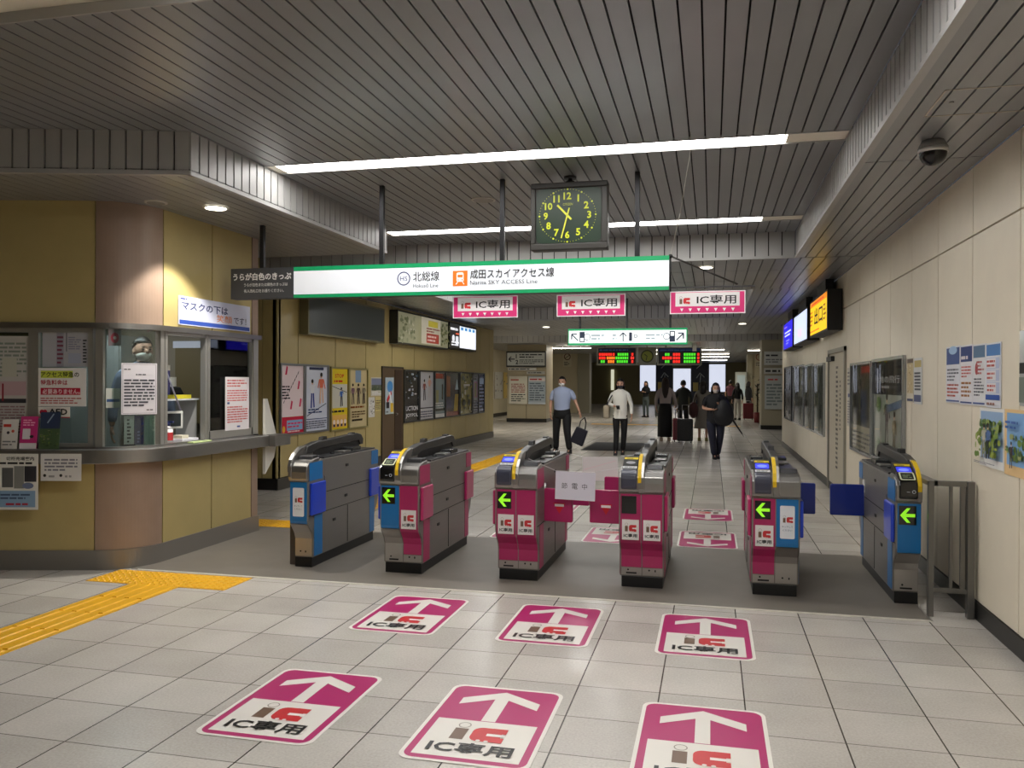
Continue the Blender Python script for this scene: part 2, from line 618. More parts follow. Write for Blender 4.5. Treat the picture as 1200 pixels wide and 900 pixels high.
# far walls
CREAM2 = mat((196, 186, 158), .5, noise=.03, scale=2)
panel_wall('wall_far_left', (-9.35, 22.6), (-9.35, YB), 0, HL, [2, 4, 6, 8, 10, 12, 14, 16, 18, 20, 22, 25, 28, 31, 34], [], CREAM2, base_m=BASEB, base=.15)
mb = MB(); mb.box(-14, 8, YB, YB + .1, 0, HL, mat((120, 112, 80), .6)); struct(mb.build('wall_back'))
mb = MB(); mb.box(-9.5, -6.1, 41.8, 42.4, 0, HL, CREAM2); mb.box(-6.6, -6.0, 41.7, 42.5, 0, HL, mat((150, 146, 128), .5)); struct(mb.build('wall_recess_left'))
mb = MB(); mb.box(1.95, 8, 43.4, 44, 0, HL, CREAM2); mb.box(1.72, 1.98, 43.3, 44.1, 0, HL, mat((190, 184, 160), .5)); struct(mb.build('wall_recess_right'))
mb = MB(); mb.box(6.0, 6.1, 21.5, YB, 0, HL, CREAM2); struct(mb.build('wall_far_right'))
# room behind the photographer
mb = MB(); mb.box(-8.3, 1.75, Y0 - .1, Y0, 0, HC, mat((190, 184, 170), .6)); struct(mb.build('wall_behind'))
mb = MB(); mb.box(-8.3, -8.2, Y0, 10.7, 0, HC, mat((170, 150, 90), .6)); struct(mb.build('wall_left_outer'))

# pillars with notice boards (far)
mb = MB(); mb.box(-7.75, -6.2, 31.5, 32.8, 0, HL, mat((172, 160, 132), .5)); mb.box(-7.77, -6.18, 31.48, 32.8, 0, .14, BASEB)
mb.box(-6.99, -6.975, 31.495, 31.5, .14, .68, GAP)
struct(mb.build('wall_pillar_left'))
mb = MB(); mb.box(1.62, 2.4, 29.0, 30.2, 0, HL, mat((150, 142, 120), .5)); mb.box(1.6, 2.42, 28.98, 30.2, 0, .14, BASEB)
struct(mb.build('wall_pillar_right'))

# ------------------------------------------------------------------ ticket office
A_ = Vector((-4.87, 5.785, 0)); dA = Vector((.968, .251, 0)); B_ = Vector((-4.55, 6.198, 0)); YE = 7.72
n1 = Vector((dA.y, -dA.x, 0))
cc = A_ - n1 * .426                      # centre of the rounded corner
W0 = A_ - dA * 3.2


NC = 20


def office_path(off, n=NC):
    """plan line of the office front pushed out by off: front wall, rounded corner, side wall"""
    pts = [W0 + n1 * off, A_ + n1 * off]
    a0 = math.atan2(n1.y, n1.x)
    a1 = 0.0
    for i in range(1, n):
        a = a0 + (a1 - a0) * i / n
        pts.append(cc + Vector((math.cos(a), math.sin(a), 0)) * (.426 + off))
    pts += [Vector((B_.x + off, B_.y, 0)), Vector((B_.x + off, YE + max(0, off), 0))]
    return pts


def band(mb, a, b, z0, z1, m, i0=0, i1=None, n=NC):
    """solid band between two offsets of the office plan line"""
    P, Q = office_path(a, n), office_path(b, n)
    i1 = len(P) - 1 if i1 is None else i1
    for i in range(i0, i1):
        vs = [P[i], P[i + 1], Q[i + 1], Q[i]]
        sm = 1 <= i < 1 + n
        pts = [(v.x, v.y, z) for z in (z0, z1) for v in vs]
        mb.add(pts, [(0, 3, 2, 1), (4, 5, 6, 7), (3, 7, 6, 2), (0, 1, 5, 4)] + ([(0, 4, 7, 3)] if i == i0 else []) + ([(1, 2, 6, 5)] if i == i1 - 1 else []), m)


mb = MB()
for z0, z1 in ((.16, .88), (2.0, HL)):
    # front panels
    for s0, s1 in ((-3.2, -2.4), (-2.4, -1.6), (-1.6, -.8), (-.8, -.004)):
        a, b = A_ + dA * (s0 + .005), A_ + dA * (s1 - .005)
        q = [(a.x, a.y), (b.x, b.y), (b.x - n1.x * .03, b.y - n1.y * .03), (a.x - n1.x * .03, a.y - n1.y * .03)]
        mb.prism(q, z0, z1, OCHRE, 'z')
    band(mb, -.03, 0, z0, z1, PINKB, 1, NC + 1)
    for a, b in ((B_.y + .012, 6.91), (6.925, 7.60)):
        mb.box(-4.58, -4.55, a, b, z0, z1, OCHRE)
    mb.box(-4.6, -4.545, 7.61, YE, z0, z1, PINKB)
    band(mb, -.07, -.03, z0, z1, GAP)
    mb.box(-4.6, -4.0 - .6, YE - .02, YE, z0, z1, PINKB)
mb.box(-8.1, -4.56, YE - .05, YE, 0, HL, mat((126, 108, 92), .5))
struct(mb.build('wall_office'))
mb = MB(); band(mb, -.05, .015, 0, .16, STEEL_D); struct(mb.build('baseboard_office'))
mb = MB(); band(mb, -.05, .03, 1.965, 2.01, STEEL); band(mb, -.04, .01, .985, 1.0, STEEL); struct(mb.build('trim_3'))
# counter
mb = MB(); band(mb, -.18, .13, .872, .985, STEEL)
ct = tag(mb.build('ticket_counter', bevel=.006), 'long brushed steel counter ledge wrapping around the ochre ticket office', 'counter')

# windows: posts + panes
AL = mat((176, 174, 168), .35, .7)


def post(mb, p, dv, w, dep, z0=.985, z1=1.97, m=None):
    dv = dv.normalized(); nn = Vector((dv.y, -dv.x, 0))
    a = p - dv * w / 2; b = p + dv * w / 2
    mb.prism([(a.x - nn.x * dep, a.y - nn.y * dep), (b.x - nn.x * dep, b.y - nn.y * dep), (b.x, b.y), (a.x, a.y)], z0, z1, m or AL, 'z')


def fwin(name, s0, s1):
    mb = MB()
    for s in (s0 + .02, s1 - .02):
        post(mb, A_ + dA * s, dA, .04, .05)
    a, b = A_ + dA * s0, A_ + dA * s1
    for z0, z1 in ((1.0, 1.03), (1.93, 1.965)):
        mb.prism([(a.x - n1.x * .05, a.y - n1.y * .05), (b.x - n1.x * .05, b.y - n1.y * .05), (b.x, b.y), (a.x, a.y)], z0, z1, AL, 'z')
    o = struct(mb.build(name))
    g = MB(); a = A_ + dA * (s0 + .03) - n1 * .03; b = A_ + dA * (s1 - .03) - n1 * .03
    g.prism([(a.x, a.y), (b.x, b.y), (b.x - n1.x * .005, b.y - n1.y * .005), (a.x - n1.x * .005, a.y - n1.y * .005)], 1.03, 1.93, GLASS, 'z')
    g.build('pane', o)


fwin('window_1', -.5, -.02)
fwin('window_2', -1.02, -.5)
fwin('window_3', -1.9, -1.02)
# rounded corner window
mb = MB()
pth = office_path(0)
post(mb, pth[1] + dA * .03, dA, .06, .06); post(mb, Vector((-4.55, 6.2, 0)), Vector((0, 1, 0)), .05, .06)
o = struct(mb.build('window_4'))
g = MB(); band(g, -.035, -.03, 1.0, 1.96, GLASS, 1, NC + 1); g.build('pane', o)


def swin(name, y0, y1, x=-4.55, slide=False):
    mb = MB()
    for y in (y0, y1):
        mb.box(x - .05, x, y - .018, y + .018, .985, 1.965, AL)
    mb.box(x - .05, x, y0, y1, 1.935, 1.965, AL)
    if slide:
        mb.box(x - .05, x, y0, y1, 1.0, 1.07, AL)
    o = struct(mb.build(name))
    if slide:
        g = MB(); g.box(x - .03, x - .025, y0, y1, 1.07, 1.935, GLASS); g.build('pane', o)
    return o


swin('window_5', 6.25, 6.83)
swin('window_6', 6.875, 7.63, slide=True)
mb = MB(); mb.box(-4.61, -4.54, 7.63, YE, .985, 1.97, AL); mb.box(-8.1, -4.56, YE - .05, YE, .9, 2.0, mat((126, 108, 92), .5)); struct(mb.build('trim_4'))

# office interior
mb = MB()
mb.box(-8.1, -4.62, 7.64, 7.66, 0, 2.4, mat((128, 120, 100), .7))
mb.box(-8.15, -8.1, 4.9, 7.7, 0, 2.4, mat((120, 112, 92), .7))
struct(mb.build('wall_office_inner'))
mb = MB(); mb.prism([(-8.1, 5.06), (-4.9, 5.90), (-4.62, 6.2), (-4.62, 7.64), (-8.1, 7.64)], 2.3, 2.33, mat((170, 165, 150), .6), 'z'); struct(mb.build('ceiling_office'))

# ------------------------------------------------------------------ lights of the place
LAMP = mat((255, 253, 250), .5, 0, 16.0)
LAMP_N = mat((255, 253, 250), .5, 0, 36.0)
LAMP_F = mat((255, 251, 240), .5, 0, 9.0)


def trough_lamp(y, x0, x1, label, z=HC + .012, m=None):
    t = thing('ceiling_light', label, 'ceiling light', ((x0 + x1) / 2, y, z), group='fluorescent light strips in the ceiling troughs')
    w = (x1 - x0) / 2
    mb = MB(); mb.box(-w - .01, w + .01, -.11, .11, .02, .033, WHITE); mb.build('housing', t)
    mb = MB(); mb.box(-w, w, -.105, .105, 0, .02, m or LAMP); mb.build('diffuser', t)
    return t


trough_lamp(6.315, -3.5, .50, 'long bright light strip across the ceiling, in front of the square clock')
trough_lamp(9.33, -3.8, .58, 'long bright light strip in the ceiling, passing behind the square clock')
trough_lamp(3.30, -2.1, .60, 'light strip in the ceiling trough at the top edge of the photo', m=LAMP_N)
trough_lamp(.29, -1.6, .45, 'light strip in the ceiling trough above the photographer', m=LAMP_F)
trough_lamp(-2.72, -1.6, .45, 'light strip in the rearmost ceiling trough behind the photographer', m=LAMP_F)


trough_lamp(14.9, -4.2, -.75, 'light strip in the raised ceiling beyond the gates, hidden behind the long sign', z=HC - .035, m=LAMP_N)
trough_lamp(26.0, at(690, 379, y=26).x, at(800, 378, y=26).x, 'bright thin light strip on the ceiling just above the second green bordered sign', z=HC - .035, m=LAMP_N)


def downlight(p, label, on=True, r=.085, power=30, angle=80, blend=.25, group=None, col=(1, .95, .86)):
    t = thing('downlight', label, 'ceiling light', p, group=group)
    mb = MB()
    n = 24
    vs = [(q * math.cos(2 * PI * i / n), q * math.sin(2 * PI * i / n), z) for q, z in ((r + .02, -.001), (r + .02, -.008), (r, -.01), (r - .005, -.002)) for i in range(n)]
    fs = [(k * n + i, k * n + (i + 1) % n, (k + 1) * n + (i + 1) % n, (k + 1) * n + i) for k in range(3) for i in range(n)]
    mb.add(vs, fs, mat((205, 200, 190), .4), True)
    mb.build('rim', t)
    mb = MB(); mb.cyl((0, 0, -.012), (0, 0, -.001), r, mat((255, 246, 225), .5, 0, 7.0) if on else mat((150, 146, 138), .5), n=24); mb.build('diffuser', t)
    if on and power:
        l = bpy.data.lights.new('spot', 'SPOT'); l.energy = power; l.spot_size = math.radians(angle); l.spot_blend = blend
        l.shadow_soft_size = .05; l.color = col
        lo = bpy.data.objects.new('spot', l); C.objects.link(lo); lo.location = (0, 0, -.02); lo.parent = t
    return t


downlight((-4.06, 6.22, HL), 'round lit downlight in the soffit above the ticket office corner', power=170, angle=100, blend=.3)
downlight((-4.42, 5.93, HL), 'round dark ceiling cover in the soffit left of the lit downlight', on=False, r=.07)
downlight((-.08, 10.75, HL), 'round lit downlight in the low ceiling right of the green bordered sign', power=30, angle=110)
downlight((-4.23, 21.45, HL), 'lit downlight in the low ceiling above the man in the blue shirt', power=35, angle=120)
downlight((.72, 21.05, HL), 'lit downlight in the low ceiling near the end of the right wall', power=25, angle=120)
downlight((-6.9, 29.35, HC), 'downlight close above the far left pillar, throwing a cone of light on the slats', power=60, angle=110)
downlight((-1.0, 29.35, HC), 'downlight throwing a cone of light on the slats above the right departure board', power=60, angle=110)
downlight((-2.16, 7.78, HC), 'flat round loudspeaker cover in the ceiling left of the square clock', on=False, r=.1)


def area(name, p, sx, sy, power, col=(1, .94, .84)):
    pass


def ceiling_panel_light(p, sx, sy, label, em=6.0, group='far ceiling light strips'):
    t = thing('ceiling_light', label, 'ceiling light', p, group=group)
    mb = MB(); mb.box(-sx / 2 - .03, sx / 2 + .03, -sy / 2 - .03, sy / 2 + .03, -.05, 0, CEIL_W); mb.build('housing', t)
    mb = MB(); mb.box(-sx / 2, sx / 2, -sy / 2, sy / 2, -.06, -.05, mat((255, 246, 228), .5, 0, em)); mb.build('diffuser', t)


for p, sx, lab in (((-5.6, 33.6, HL), 1.6, 'light strip on the far ceiling just right of the left pillar'),
                   ((-10.4, 31.5, HL), 1.2, 'light strip on the far ceiling in the bright gap left of the left pillar'),
                   ((-1.2, 36, HL), 3.4, 'nearest of the stacked light strips right of the departure boards'),
                   ((-1.0, 41, HL), 3.6, 'second nearest of the stacked light strips right of the departure boards'),
                   ((-.9, 46, HL), 3.6, 'second farthest of the stacked light strips right of the departure boards'),
                   ((-.9, 52, HL), 3.6, 'farthest of the stacked light strips right of the departure boards'),
                   ((1.9, 37, HL), .8, 'short light fitting left of the far right cream wall'),
                   ((3.0, 38, HL), .5, 'small light fitting in front of the far right cream wall')):
    ceiling_panel_light(p, sx, .28, lab, em=40.0 if p[0] < -5 else 14.0)
ceiling_panel_light((-8.2, 25.2, HL - .0), 1.6, .3, 'added light strip, out of view, that brightens the far left corridor', em=45)  # unseen strip, added only to lift the brightness of the far left corridor
# staff room lamp
t = thing('office_light', 'light fitting on the ceiling inside the ticket office', 'ceiling light', (-5.5, 6.75, 2.3))
mb = MB(); mb.box(-.55, .55, -.1, .1, -.05, -.001, WHITE); mb.build('housing', t)
mb = MB(); mb.box(-.53, .53, -.09, .09, -.06, -.05, mat((240, 246, 255), .5, 0, 14)); mb.build('diffuser', t)

w = bpy.data.worlds.new('world'); bpy.context.scene.world = w; w.use_nodes = True
w.node_tree.nodes['Background'].inputs[0].default_value = (.8, .85, 1, 1)
w.node_tree.nodes['Background'].inputs[1].default_value = .05

# ------------------------------------------------------------------ floor markings
G_M, G_W, G_K = (176, 36, 104), (226, 222, 214), (20, 20, 20)


def floor_sticker(x, y, label, flip=False):
    w_, h_ = .56, .85
    it = [('p', rrect(.018, .018, w_ - .018, h_ - .018, .05), G_M),
          ('r', .05, .05, w_ - .05, .425, G_W),
          ('ln', [(w_ / 2, .43), (w_ / 2, .72)], .066, G_W),
          ('p', [(w_ / 2, .79), (w_ / 2 - .19, .68), (w_ / 2 - .19, .60), (w_ / 2, .71), (w_ / 2 + .19, .60), (w_ / 2 + .19, .68)], G_W)]
    it += ic_logo(.16, .22, .145)
    it += [('t', w_ / 2, .085, .105, 'IC専用', G_K, 'c', .02, .37)]
    M = Matrix.Translation((x, y, .0015)) @ Matrix.Rotation(PI if flip else 0, 4, 'Z') @ Matrix.Translation((-w_ / 2, -h_ / 2, 0))
    mb = MB()
    mb.prism(rrect(0, 0, w_, h_, .055), 0, .0015, mat(G_W, .35), 'z', M=M)
    paint(mb, M, w_, h_, it, base=.0015, step=.0003, rough=.3)
    o = mb.build('floor_sticker')
    tag(o, label, 'floor sticker', 'magenta floor stickers')


rows = {'nearest to': 3.63, 'farther from': 5.21}
for row, y in rows.items():
    for x, nm in ((-1.925, 'left'), (-.978, 'middle'), (-.032, 'right')):
        floor_sticker(x, y, 'magenta floor sticker with up arrow, %s one in the row %s the camera' % (nm, row))
for y, row in ((8.4, 'first row behind the gates'), (9.99, 'second row behind the gates')):
    for x, nm in ((-1.87, 'left'), (-.95, 'middle'), (-.035, 'right')):
        floor_sticker(x, y, 'magenta floor sticker upside down, %s one in the %s' % (nm, row), True)

TY = mat((226, 168, 12), .45, noise=.08, scale=8, bump=.05)


def tactile(label, stem, dots, name='tactile_paving'):
    mb = MB()
    for x0, x1, y0, y1 in stem:
        mb.box(x0, x1, y0, y1, 0, .004, TY)
        nb = max(2, round((x1 - x0) / .1)); p_ = (x1 - x0) / nb
        ny = max(1, round((y1 - y0) / .39)); q = (y1 - y0) / ny
        for i in range(nb):
            for j in range(ny):
                c = x0 + (i + .5) * p_
                mb.prism([(c - .022, .004), (c + .022, .004), (c + .014, .009), (c - .014, .009)], y0 + j * q + .012, y0 + (j + 1) * q - .012, TY, 'y')
    for x0, x1, y0, y1 in dots:
        mb.box(x0, x1, y0, y1, 0, .004, TY)
        nx, ny = round((x1 - x0) / .056), round((y1 - y0) / .056)
        for i in range(nx):
            for j in range(ny):
                cx, cy = x0 + (i + .5) * (x1 - x0) / nx, y0 + (j + .5) * (y1 - y0) / ny
                mb.cyl((cx, cy, .004), (cx, cy, .009), .016, TY, r1=.010, n=6, smooth=False)
    tag(mb.build(name), label, 'tactile paving')


tactile('yellow tactile paving leading from the left edge to the ticket office corner', [(-4.27, -3.86, .5, 5.45)], [(-4.67, -3.48, 5.45, 5.84)])
tactile('yellow tactile paving on the far side of the gate strip beside the ticket office', [(-4.35, -3.95, 8.36, 22.0)], [(-5.2, -3.95, 7.96, 8.36)])
mb = MB(); mb.box(-4.35, 1.0, 30.6, 31.0, 0, .006, TY)
tag(mb.build('tactile_paving'), 'thin yellow tactile line crossing the floor in the far hall', 'tactile paving')
mb = MB(); mb.box(-2.85, -1.65, 18.9, 21.3, 0, .012, mat((44, 46, 52), .8, bump=.2)); mb.box(-2.9, -1.6, 18.85, 21.35, 0, .008, mat((30, 30, 32), .6))
tag(mb.build('floor_mat', bevel=.002), 'dark rectangular mat on the floor behind the woman in the white blouse', 'mat')
mb = MB(); mb.box(-6, 1.7, 19.1, 19.12, 0, .002, GAP); struct(mb.build('floor_joint'))


# ------------------------------------------------------------------ ticket gates
def gate(x, label, L=None, R=None, flaps=(), y=6.30):
    """L and R describe the two half units left and right of the centre rail"""
    t = thing('ticket_gate', label, 'ticket gate', (x, y, 0), group='automatic ticket gates in a row')
    HW = .165
    xa, xb = (-HW if L else 0), (HW if R else 0)
    mb = MB(); mb.box(xa + .012 * bool(L), xb - .012 * bool(R), 0, 1.28, 0.003, .085, BLACK); mb.build('kick_base', t, bevel=.004)
    prof = [(0, .085), (0, .24), (-.02, .29), (-.07, .35), (-.09, .40), (-.09, .725), (-.09, .86), (-.05, .885), (1.33, .885), (1.37, .86), (1.37, .40), (1.35, .35), (1.30, .29), (1.28, .24), (1.28, .085)]
    mb = MB(); mb.prism(prof, xa, xb, STEEL_D); mb.build('body', t, bevel=.006)
    # head: rounded steel nose of each half
    def nose(h):
        pts = [(.10, .725), (-.105, .725), (-.118, .74), (-.122, .80), (-.115, .845), (-.09, .873), (-.05, .888), (.02, .9), (.10, .905)]
        return pts
    for side, hd in (('L', L), ('R', R)):
        if not hd:
            continue
        s = -1 if side == 'L' else 1
        c = s * HW / 2
        x0, x1 = (c - HW / 2, c - .0 + HW / 2 - .02) if side == 'L' else (c - HW / 2 + .02, c + HW / 2)
        mb = MB(); mb.prism(nose(0), x0 - .001, x1 + .001, STEEL, smooth=False); mb.build('head', t, bevel=.008, seg=3)
        # front plate follows the profile
        col = {'mag': MAG, 'blu': BLU}[hd['col']]
        zb = .155 if hd['col'] == 'mag' else .375
        line = [(-.09, .715), (-.09, .40), (-.07, .35), (-.02, .29), (0, .24), (0, .155)]
        if zb > .3:
            line = [(-.09, .715), (-.09, .40), (-.085, .375)]
        px0, px1 = (c - HW / 2 + .012, c + HW / 2 - .004) if side == 'L' else (c - HW / 2 + .004, c + HW / 2 - .012)
        mb = MB()
        poly = [(a - .004, b) for a, b in line] + [(a + .002, b) for a, b in line[::-1]]
        mb.prism(poly, px0, px1, col); mb.build('front_panel', t)
        lower = [(-.0015, .15), (-.0015, .095)] if zb < .3 else [(-.0915, .37), (-.0715, .35), (-.0215, .29), (-.0015, .24), (-.0015, .095)]
        mb = MB()
        poly = [(a - .002, b) for a, b in lower] + [(a + .003, b) for a, b in lower[::-1]]
        mb.prism(poly, px0, px1, brushed((176, 172, 168), .34, 'Z'))
        mb.box(px0 + .035, px1 - .035, -.0055, -.003, .105, .117, BLACK) if side == 'L' else mb.box(px0 + .09, px0 + .1, -.008, -.003, .125, .14, BLACK)
        mb.cyl((px0 + .05, -.003, .135), (px0 + .05, -.008, .135), .007, BLACK, n=8)
        mb.build('lower_panel', t)
        M = frame_of((px0, -.0942, .375), (1, 0, 0), (0, 0, 1))
        pw = px1 - px0
        if hd.get('arrow') is not None:
            dm = MB(); dm.box(.008, .118, .195, .325, 0, .004, GLOSSBLACK, M=M)
            cx, cy = .063, .26
            if hd['arrow']:
                gr = (140, 220, 40)
                A = [('p', [(cx - .048, cy), (cx - .005, cy + .05), (cx + .018, cy + .05), (cx - .012, cy + .011), (cx + .048, cy + .011), (cx + .048, cy - .011), (cx - .012, cy - .011), (cx + .018, cy - .05), (cx - .005, cy - .05)], gr)]
                paint(dm, M, .1, .1, A, base=.0045, emit=.6)
            dm.build('direction_display', t)
        if hd.get('st') == 'ic':
            sx, sy, sw, sh = (pw - .125) / 2, 0.0, .125, .15
            sm = MB(); sm.box(sx, sx + sw, sy, sy + sh, 0, .001, mat((226, 224, 222), .4), M=M)
            it = [i for i in ic_logo(sx + .022, sy + .062, .052)] + [('t', sx + sw / 2, sy + .018, .028, 'IC専用', (25, 25, 30), 'c', .02, .1)]
            paint(sm, M, sw, sh, it, base=.0012, step=.0003)
            sm.build('ic_sticker', t)
        elif hd.get('st') == 'tall':
            sx, sw = (pw - .1) / 2, .1
            sm = MB(); sm.prism(rrect(sx, .06, sx + sw, .295, .01), 0, .001, mat((226, 230, 236), .4), 'z', M=M)
            it = ic_logo(sx + .02, .175, .042) + [('t', sx + sw / 2, .14, .013, 'タッチして', (20, 70, 110), 'c', 0, .075), ('t', sx + sw / 2, .115, .013, 'ください', (40, 70, 100), 'c', 0, .065)]
            paint(sm, M, sw, .2, it, base=.0012, step=.0003)
            sm.build('ic_sticker', t)
        rd = hd.get('reader')
        if rd:
            rm = MB()
            if rd == 'lit':
                pts = [(-.128, .75), (-.134, .77), (-.134, .845), (-.12, .87), (-.02, .925), (.02, .925), (.02, .75)]
                rm.prism(pts, px0 + .004, px1 - .026, GLOSSBLACK)
                o = rm.build('card_reader', t, bevel=.01, seg=3)
                s_ = MB()
                sl = Vector((0, .12, .066)).normalized()
                Mr = frame_of((px0 + .014, -.118, .8735), (1, 0, 0), sl)
                ww = px1 - px0 - .05
                paint(s_, Mr, ww, .1, [('p', rrect(0, .005, ww, .1, .012), (222, 226, 190)), ('p', rrect(.01, .015, ww - .01, .09, .008), (14, 16, 14)), ('lines', .02, .03, ww - .02, .07, 3, (140, 160, 120))], base=.004, step=.001)
                s2 = frame_of((px0 + .03, -.1345, .78), (1, 0, 0), (0, 0, 1))
                paint(s_, s2, .1, .06, [('ln', [(.02, .02), (.04, .02)], .004, (200, 205, 210)), ('ring', .065, .022, .012, .004, (200, 205, 210))], base=.001, step=.001)
                s_.build('reader_ring', o)
            else:
                pts = [(-.124, .752), (-.136, .77), (-.137, .83), (-.13, .865), (-.10, .893), (-.06, .9), (-.06, .752)]
                rm.prism(pts, px0 + .006, px1 - .026, mat((58, 60, 76), .3, coat=.4))
                rm.build('card_reader', t, bevel=.014, seg=3)
            # sloping display behind the reader
            sl = Vector((0, .17, .075)).normalized()
            Md = frame_of((px0 + .012, -.05, .898), (1, 0, 0), sl)
            ww = px1 - px0 - .045
            dm = MB(); dm.prism([(-.06, .86), (-.06, .892), (.13, .975), (.17, .975), (.17, .86)], px0 + .006, px1 - .03, BLACK)
            o = dm.build('display_housing', t, bevel=.004)
            dm = MB()
            scr = hd.get('screen', 'blue')
            it = [('r', 0, .002, ww, .035, (214, 214, 216)), ('lines', .01, .006, ww - .01, .03, 2, (90, 90, 100))]
            it += [('r', 0, .14, ww, .17, (214, 190, 30)), ('lines', .02, .145, ww - .02, .165, 1, (60, 60, 40))]
            paint(dm, Md, ww, .17, it, base=.002)
            paint(dm, Md, ww, .17, [('p', rrect(.004, .05, ww - .004, .13, .01), (56, 66, 235) if scr == 'blue' else (18, 18, 22)), ('e', ww / 2, .09, ww * .34, .02, (120, 140, 255) if scr == 'blue' else (150, 150, 155))], base=.002, emit=.4 if scr == 'blue' else 0)
            dm.build('display', o)
        else:
            # slot deck with a small raised steel lip
            dm = MB(); dm.prism([(-.02, .88), (.0, .925), (.11, .925), (.15, .88)], x0 + .012, x1 - .012, mat((60, 60, 62), .35, .5)); dm.build('ticket_slot_cover', t, bevel=.006)
        # top deck details
        dm = MB()
        dm.box(x0 + .008, x1 - .004, .2, 1.30, .885, .9, mat((52, 52, 54), .3, .4))
        dm.box(x0 + .03, x1 - .02, .62, .78, .9, .915, STEEL)
        dm.box(x0 + .03, x1 - .02, .80, 1.0, .9, .935, mat((70, 72, 74), .2, .6))
        dm.cyl((c, .52, .9), (c, .52, .91), .022, BLACK)
        dm.build('top_deck', t, bevel=.004)
        # the outer side face: patches, seam, flaps
        xs = s * HW
        def sp(y0, y1, z0, z1, m, name, th=.003, bev=0):
            q = MB(); q.box(min(xs, xs + s * th), max(xs, xs + s * th), y0, y1, z0, z1, m); return q.build(name, t, bevel=bev)
        cm, cb = (MAG, MAG_B) if hd['side'] == 'mag' else (BLU, BLU_B)
        sp(-.075, .16, .725, .872, cm, 'side_panel'); sp(1.20, 1.36, .74, .872, cm, 'side_panel')
        sp(.015, .16, .095, .43, cm, 'side_panel'); sp(1.16, 1.27, .095, .43, cm, 'side_panel')
        g = sp(-.085, 1.36, .436, .44, GAP, 'side_seam', .0025)
        q = MB(); q.box(min(xs, xs + s * .004), max(xs, xs + s * .004), .2, .214, .43, .74, STEEL)
        q.box(min(xs, xs + s * .003), max(xs, xs + s * .003), .24, 1.14, .60, .604, GAP); q.box(min(xs, xs + s * .003), max(xs, xs + s * .003), .66, .664, .1, .43, GAP)
        for yy, zz in ((.62, .78), (.6, .51), (.36, .33)):
            q.box(min(xs, xs + s * .006), max(xs, xs + s * .006), yy, yy + .05, zz, zz + .022, BLACK)
        q.build('side_trim', t)
        nf, rf = hd.get('flap', (False, False))
        fm, fo = (MAG_B, MAG) if hd['side'] == 'mag' else (BLU_B, NAVY)
        for k, (opened, fy) in enumerate(((nf, .2), (rf, 1.12))):
            q = MB()
            if opened:
                q.prism(rrect(0, .44, hd.get('fw', .25), .70, .012), -.016, .016, fo, 'y')
                if s < 0:
                    q = MB(); q.prism([(-a, b) for a, b in rrect(0, .44, hd.get('fw', .25), .70, .012)], -.016, .016, fo, 'y')
                o = q.build('flap', t, bevel=.006)
                o.location = (xs, fy, 0)
                o.rotation_euler = (0, 0, -s * math.radians(hd.get('ang', 6)))
                if hd['side'] == 'mag' and k == 0:
                    m_ = MB()
                    ff = frame_of((s * .13 - .05, -.0165, .5), (1, 0, 0), (0, 0, 1))
                    paint(m_, ff, .1, .1, [('p', [(.05, .005), (.1, .09), (0, .09)], (196, 26, 40)), ('r', .012, .062, .088, .082, (235, 225, 225))], base=.0012)
                    m_.build('no_entry_mark', o)
                q = MB(); q.cyl((xs, fy, .43), (xs, fy, .74), .016, STEEL); q.build('flap_hinge', t)
            else:
                y0, y1 = (-.07, .185) if k == 0 else (1.14, 1.37)
                q.box(min(xs, xs + s * .026), max(xs, xs + s * .026), y0, y1, .44, .705, fm)
                q.build('flap', t, bevel=.01, seg=3)
    # centre rail with its yellow banded arch
    arch = [(-.11, .725), (-.127, .76), (-.128, .84), (-.105, .895), (-.05, .945), (.03, .985), (.12, 1.0), (.2, .995), (.26, .95), (.26, .88), (.0, .88), (.0, .725)]
    ax0, ax1 = (-.022, .026) if (L and R) else ((-.03, .0) if L else (0, .03))
    mb = MB(); mb.prism(arch, ax0, ax1, STEEL); o = mb.build('rail_arch', t, bevel=.006)
    mb = MB()
    if not L: ya_c = STEEL
    else: ya_c = YEL
    ya = [(-.1275, .80), (-.1285, .84), (-.1055, .897), (-.0505, .9465), (.03, .987), (.09, .996)]
    poly = ya + [(a + .012, b - .006) for a, b in ya[::-1]]
    mb.prism([(a - .003, b + .003) for a, b in ya] + [(a + .012, b - .006) for a, b in ya[::-1]], ax0 - .001, ax0 + .024, ya_c)
    mb.build('arch_strip', o)
    rx = (ax0 + ax1) / 2
    mb = MB()
    rail = [(.10, .93), (.14, .995), (.30, 1.02), (1.16, 1.045), (1.24, 1.03), (1.29, .985), (1.28, .93), (1.22, .93), (1.18, .975), (.34, .955), (.22, .93)]
    mb.prism(rail, rx - .03, rx + .03, mat((64, 63, 62), .35, .5))
    mb.prism([(.24, .885), (.26, .95), (.5, .965), (1.1, .98), (1.22, .965), (1.22, .885)], rx - .018, rx + .018, BLACK)
    mb.build('rail', t, bevel=.008, seg=3)
    for yy in (.42, 1.02):
        mb = MB(); mb.prism([(yy, 1.02), (yy + .015, 1.052), (yy + .085, 1.055), (yy + .1, 1.02)], rx - .02, rx + .02, BLACK); mb.build('sensor', t)
    return t


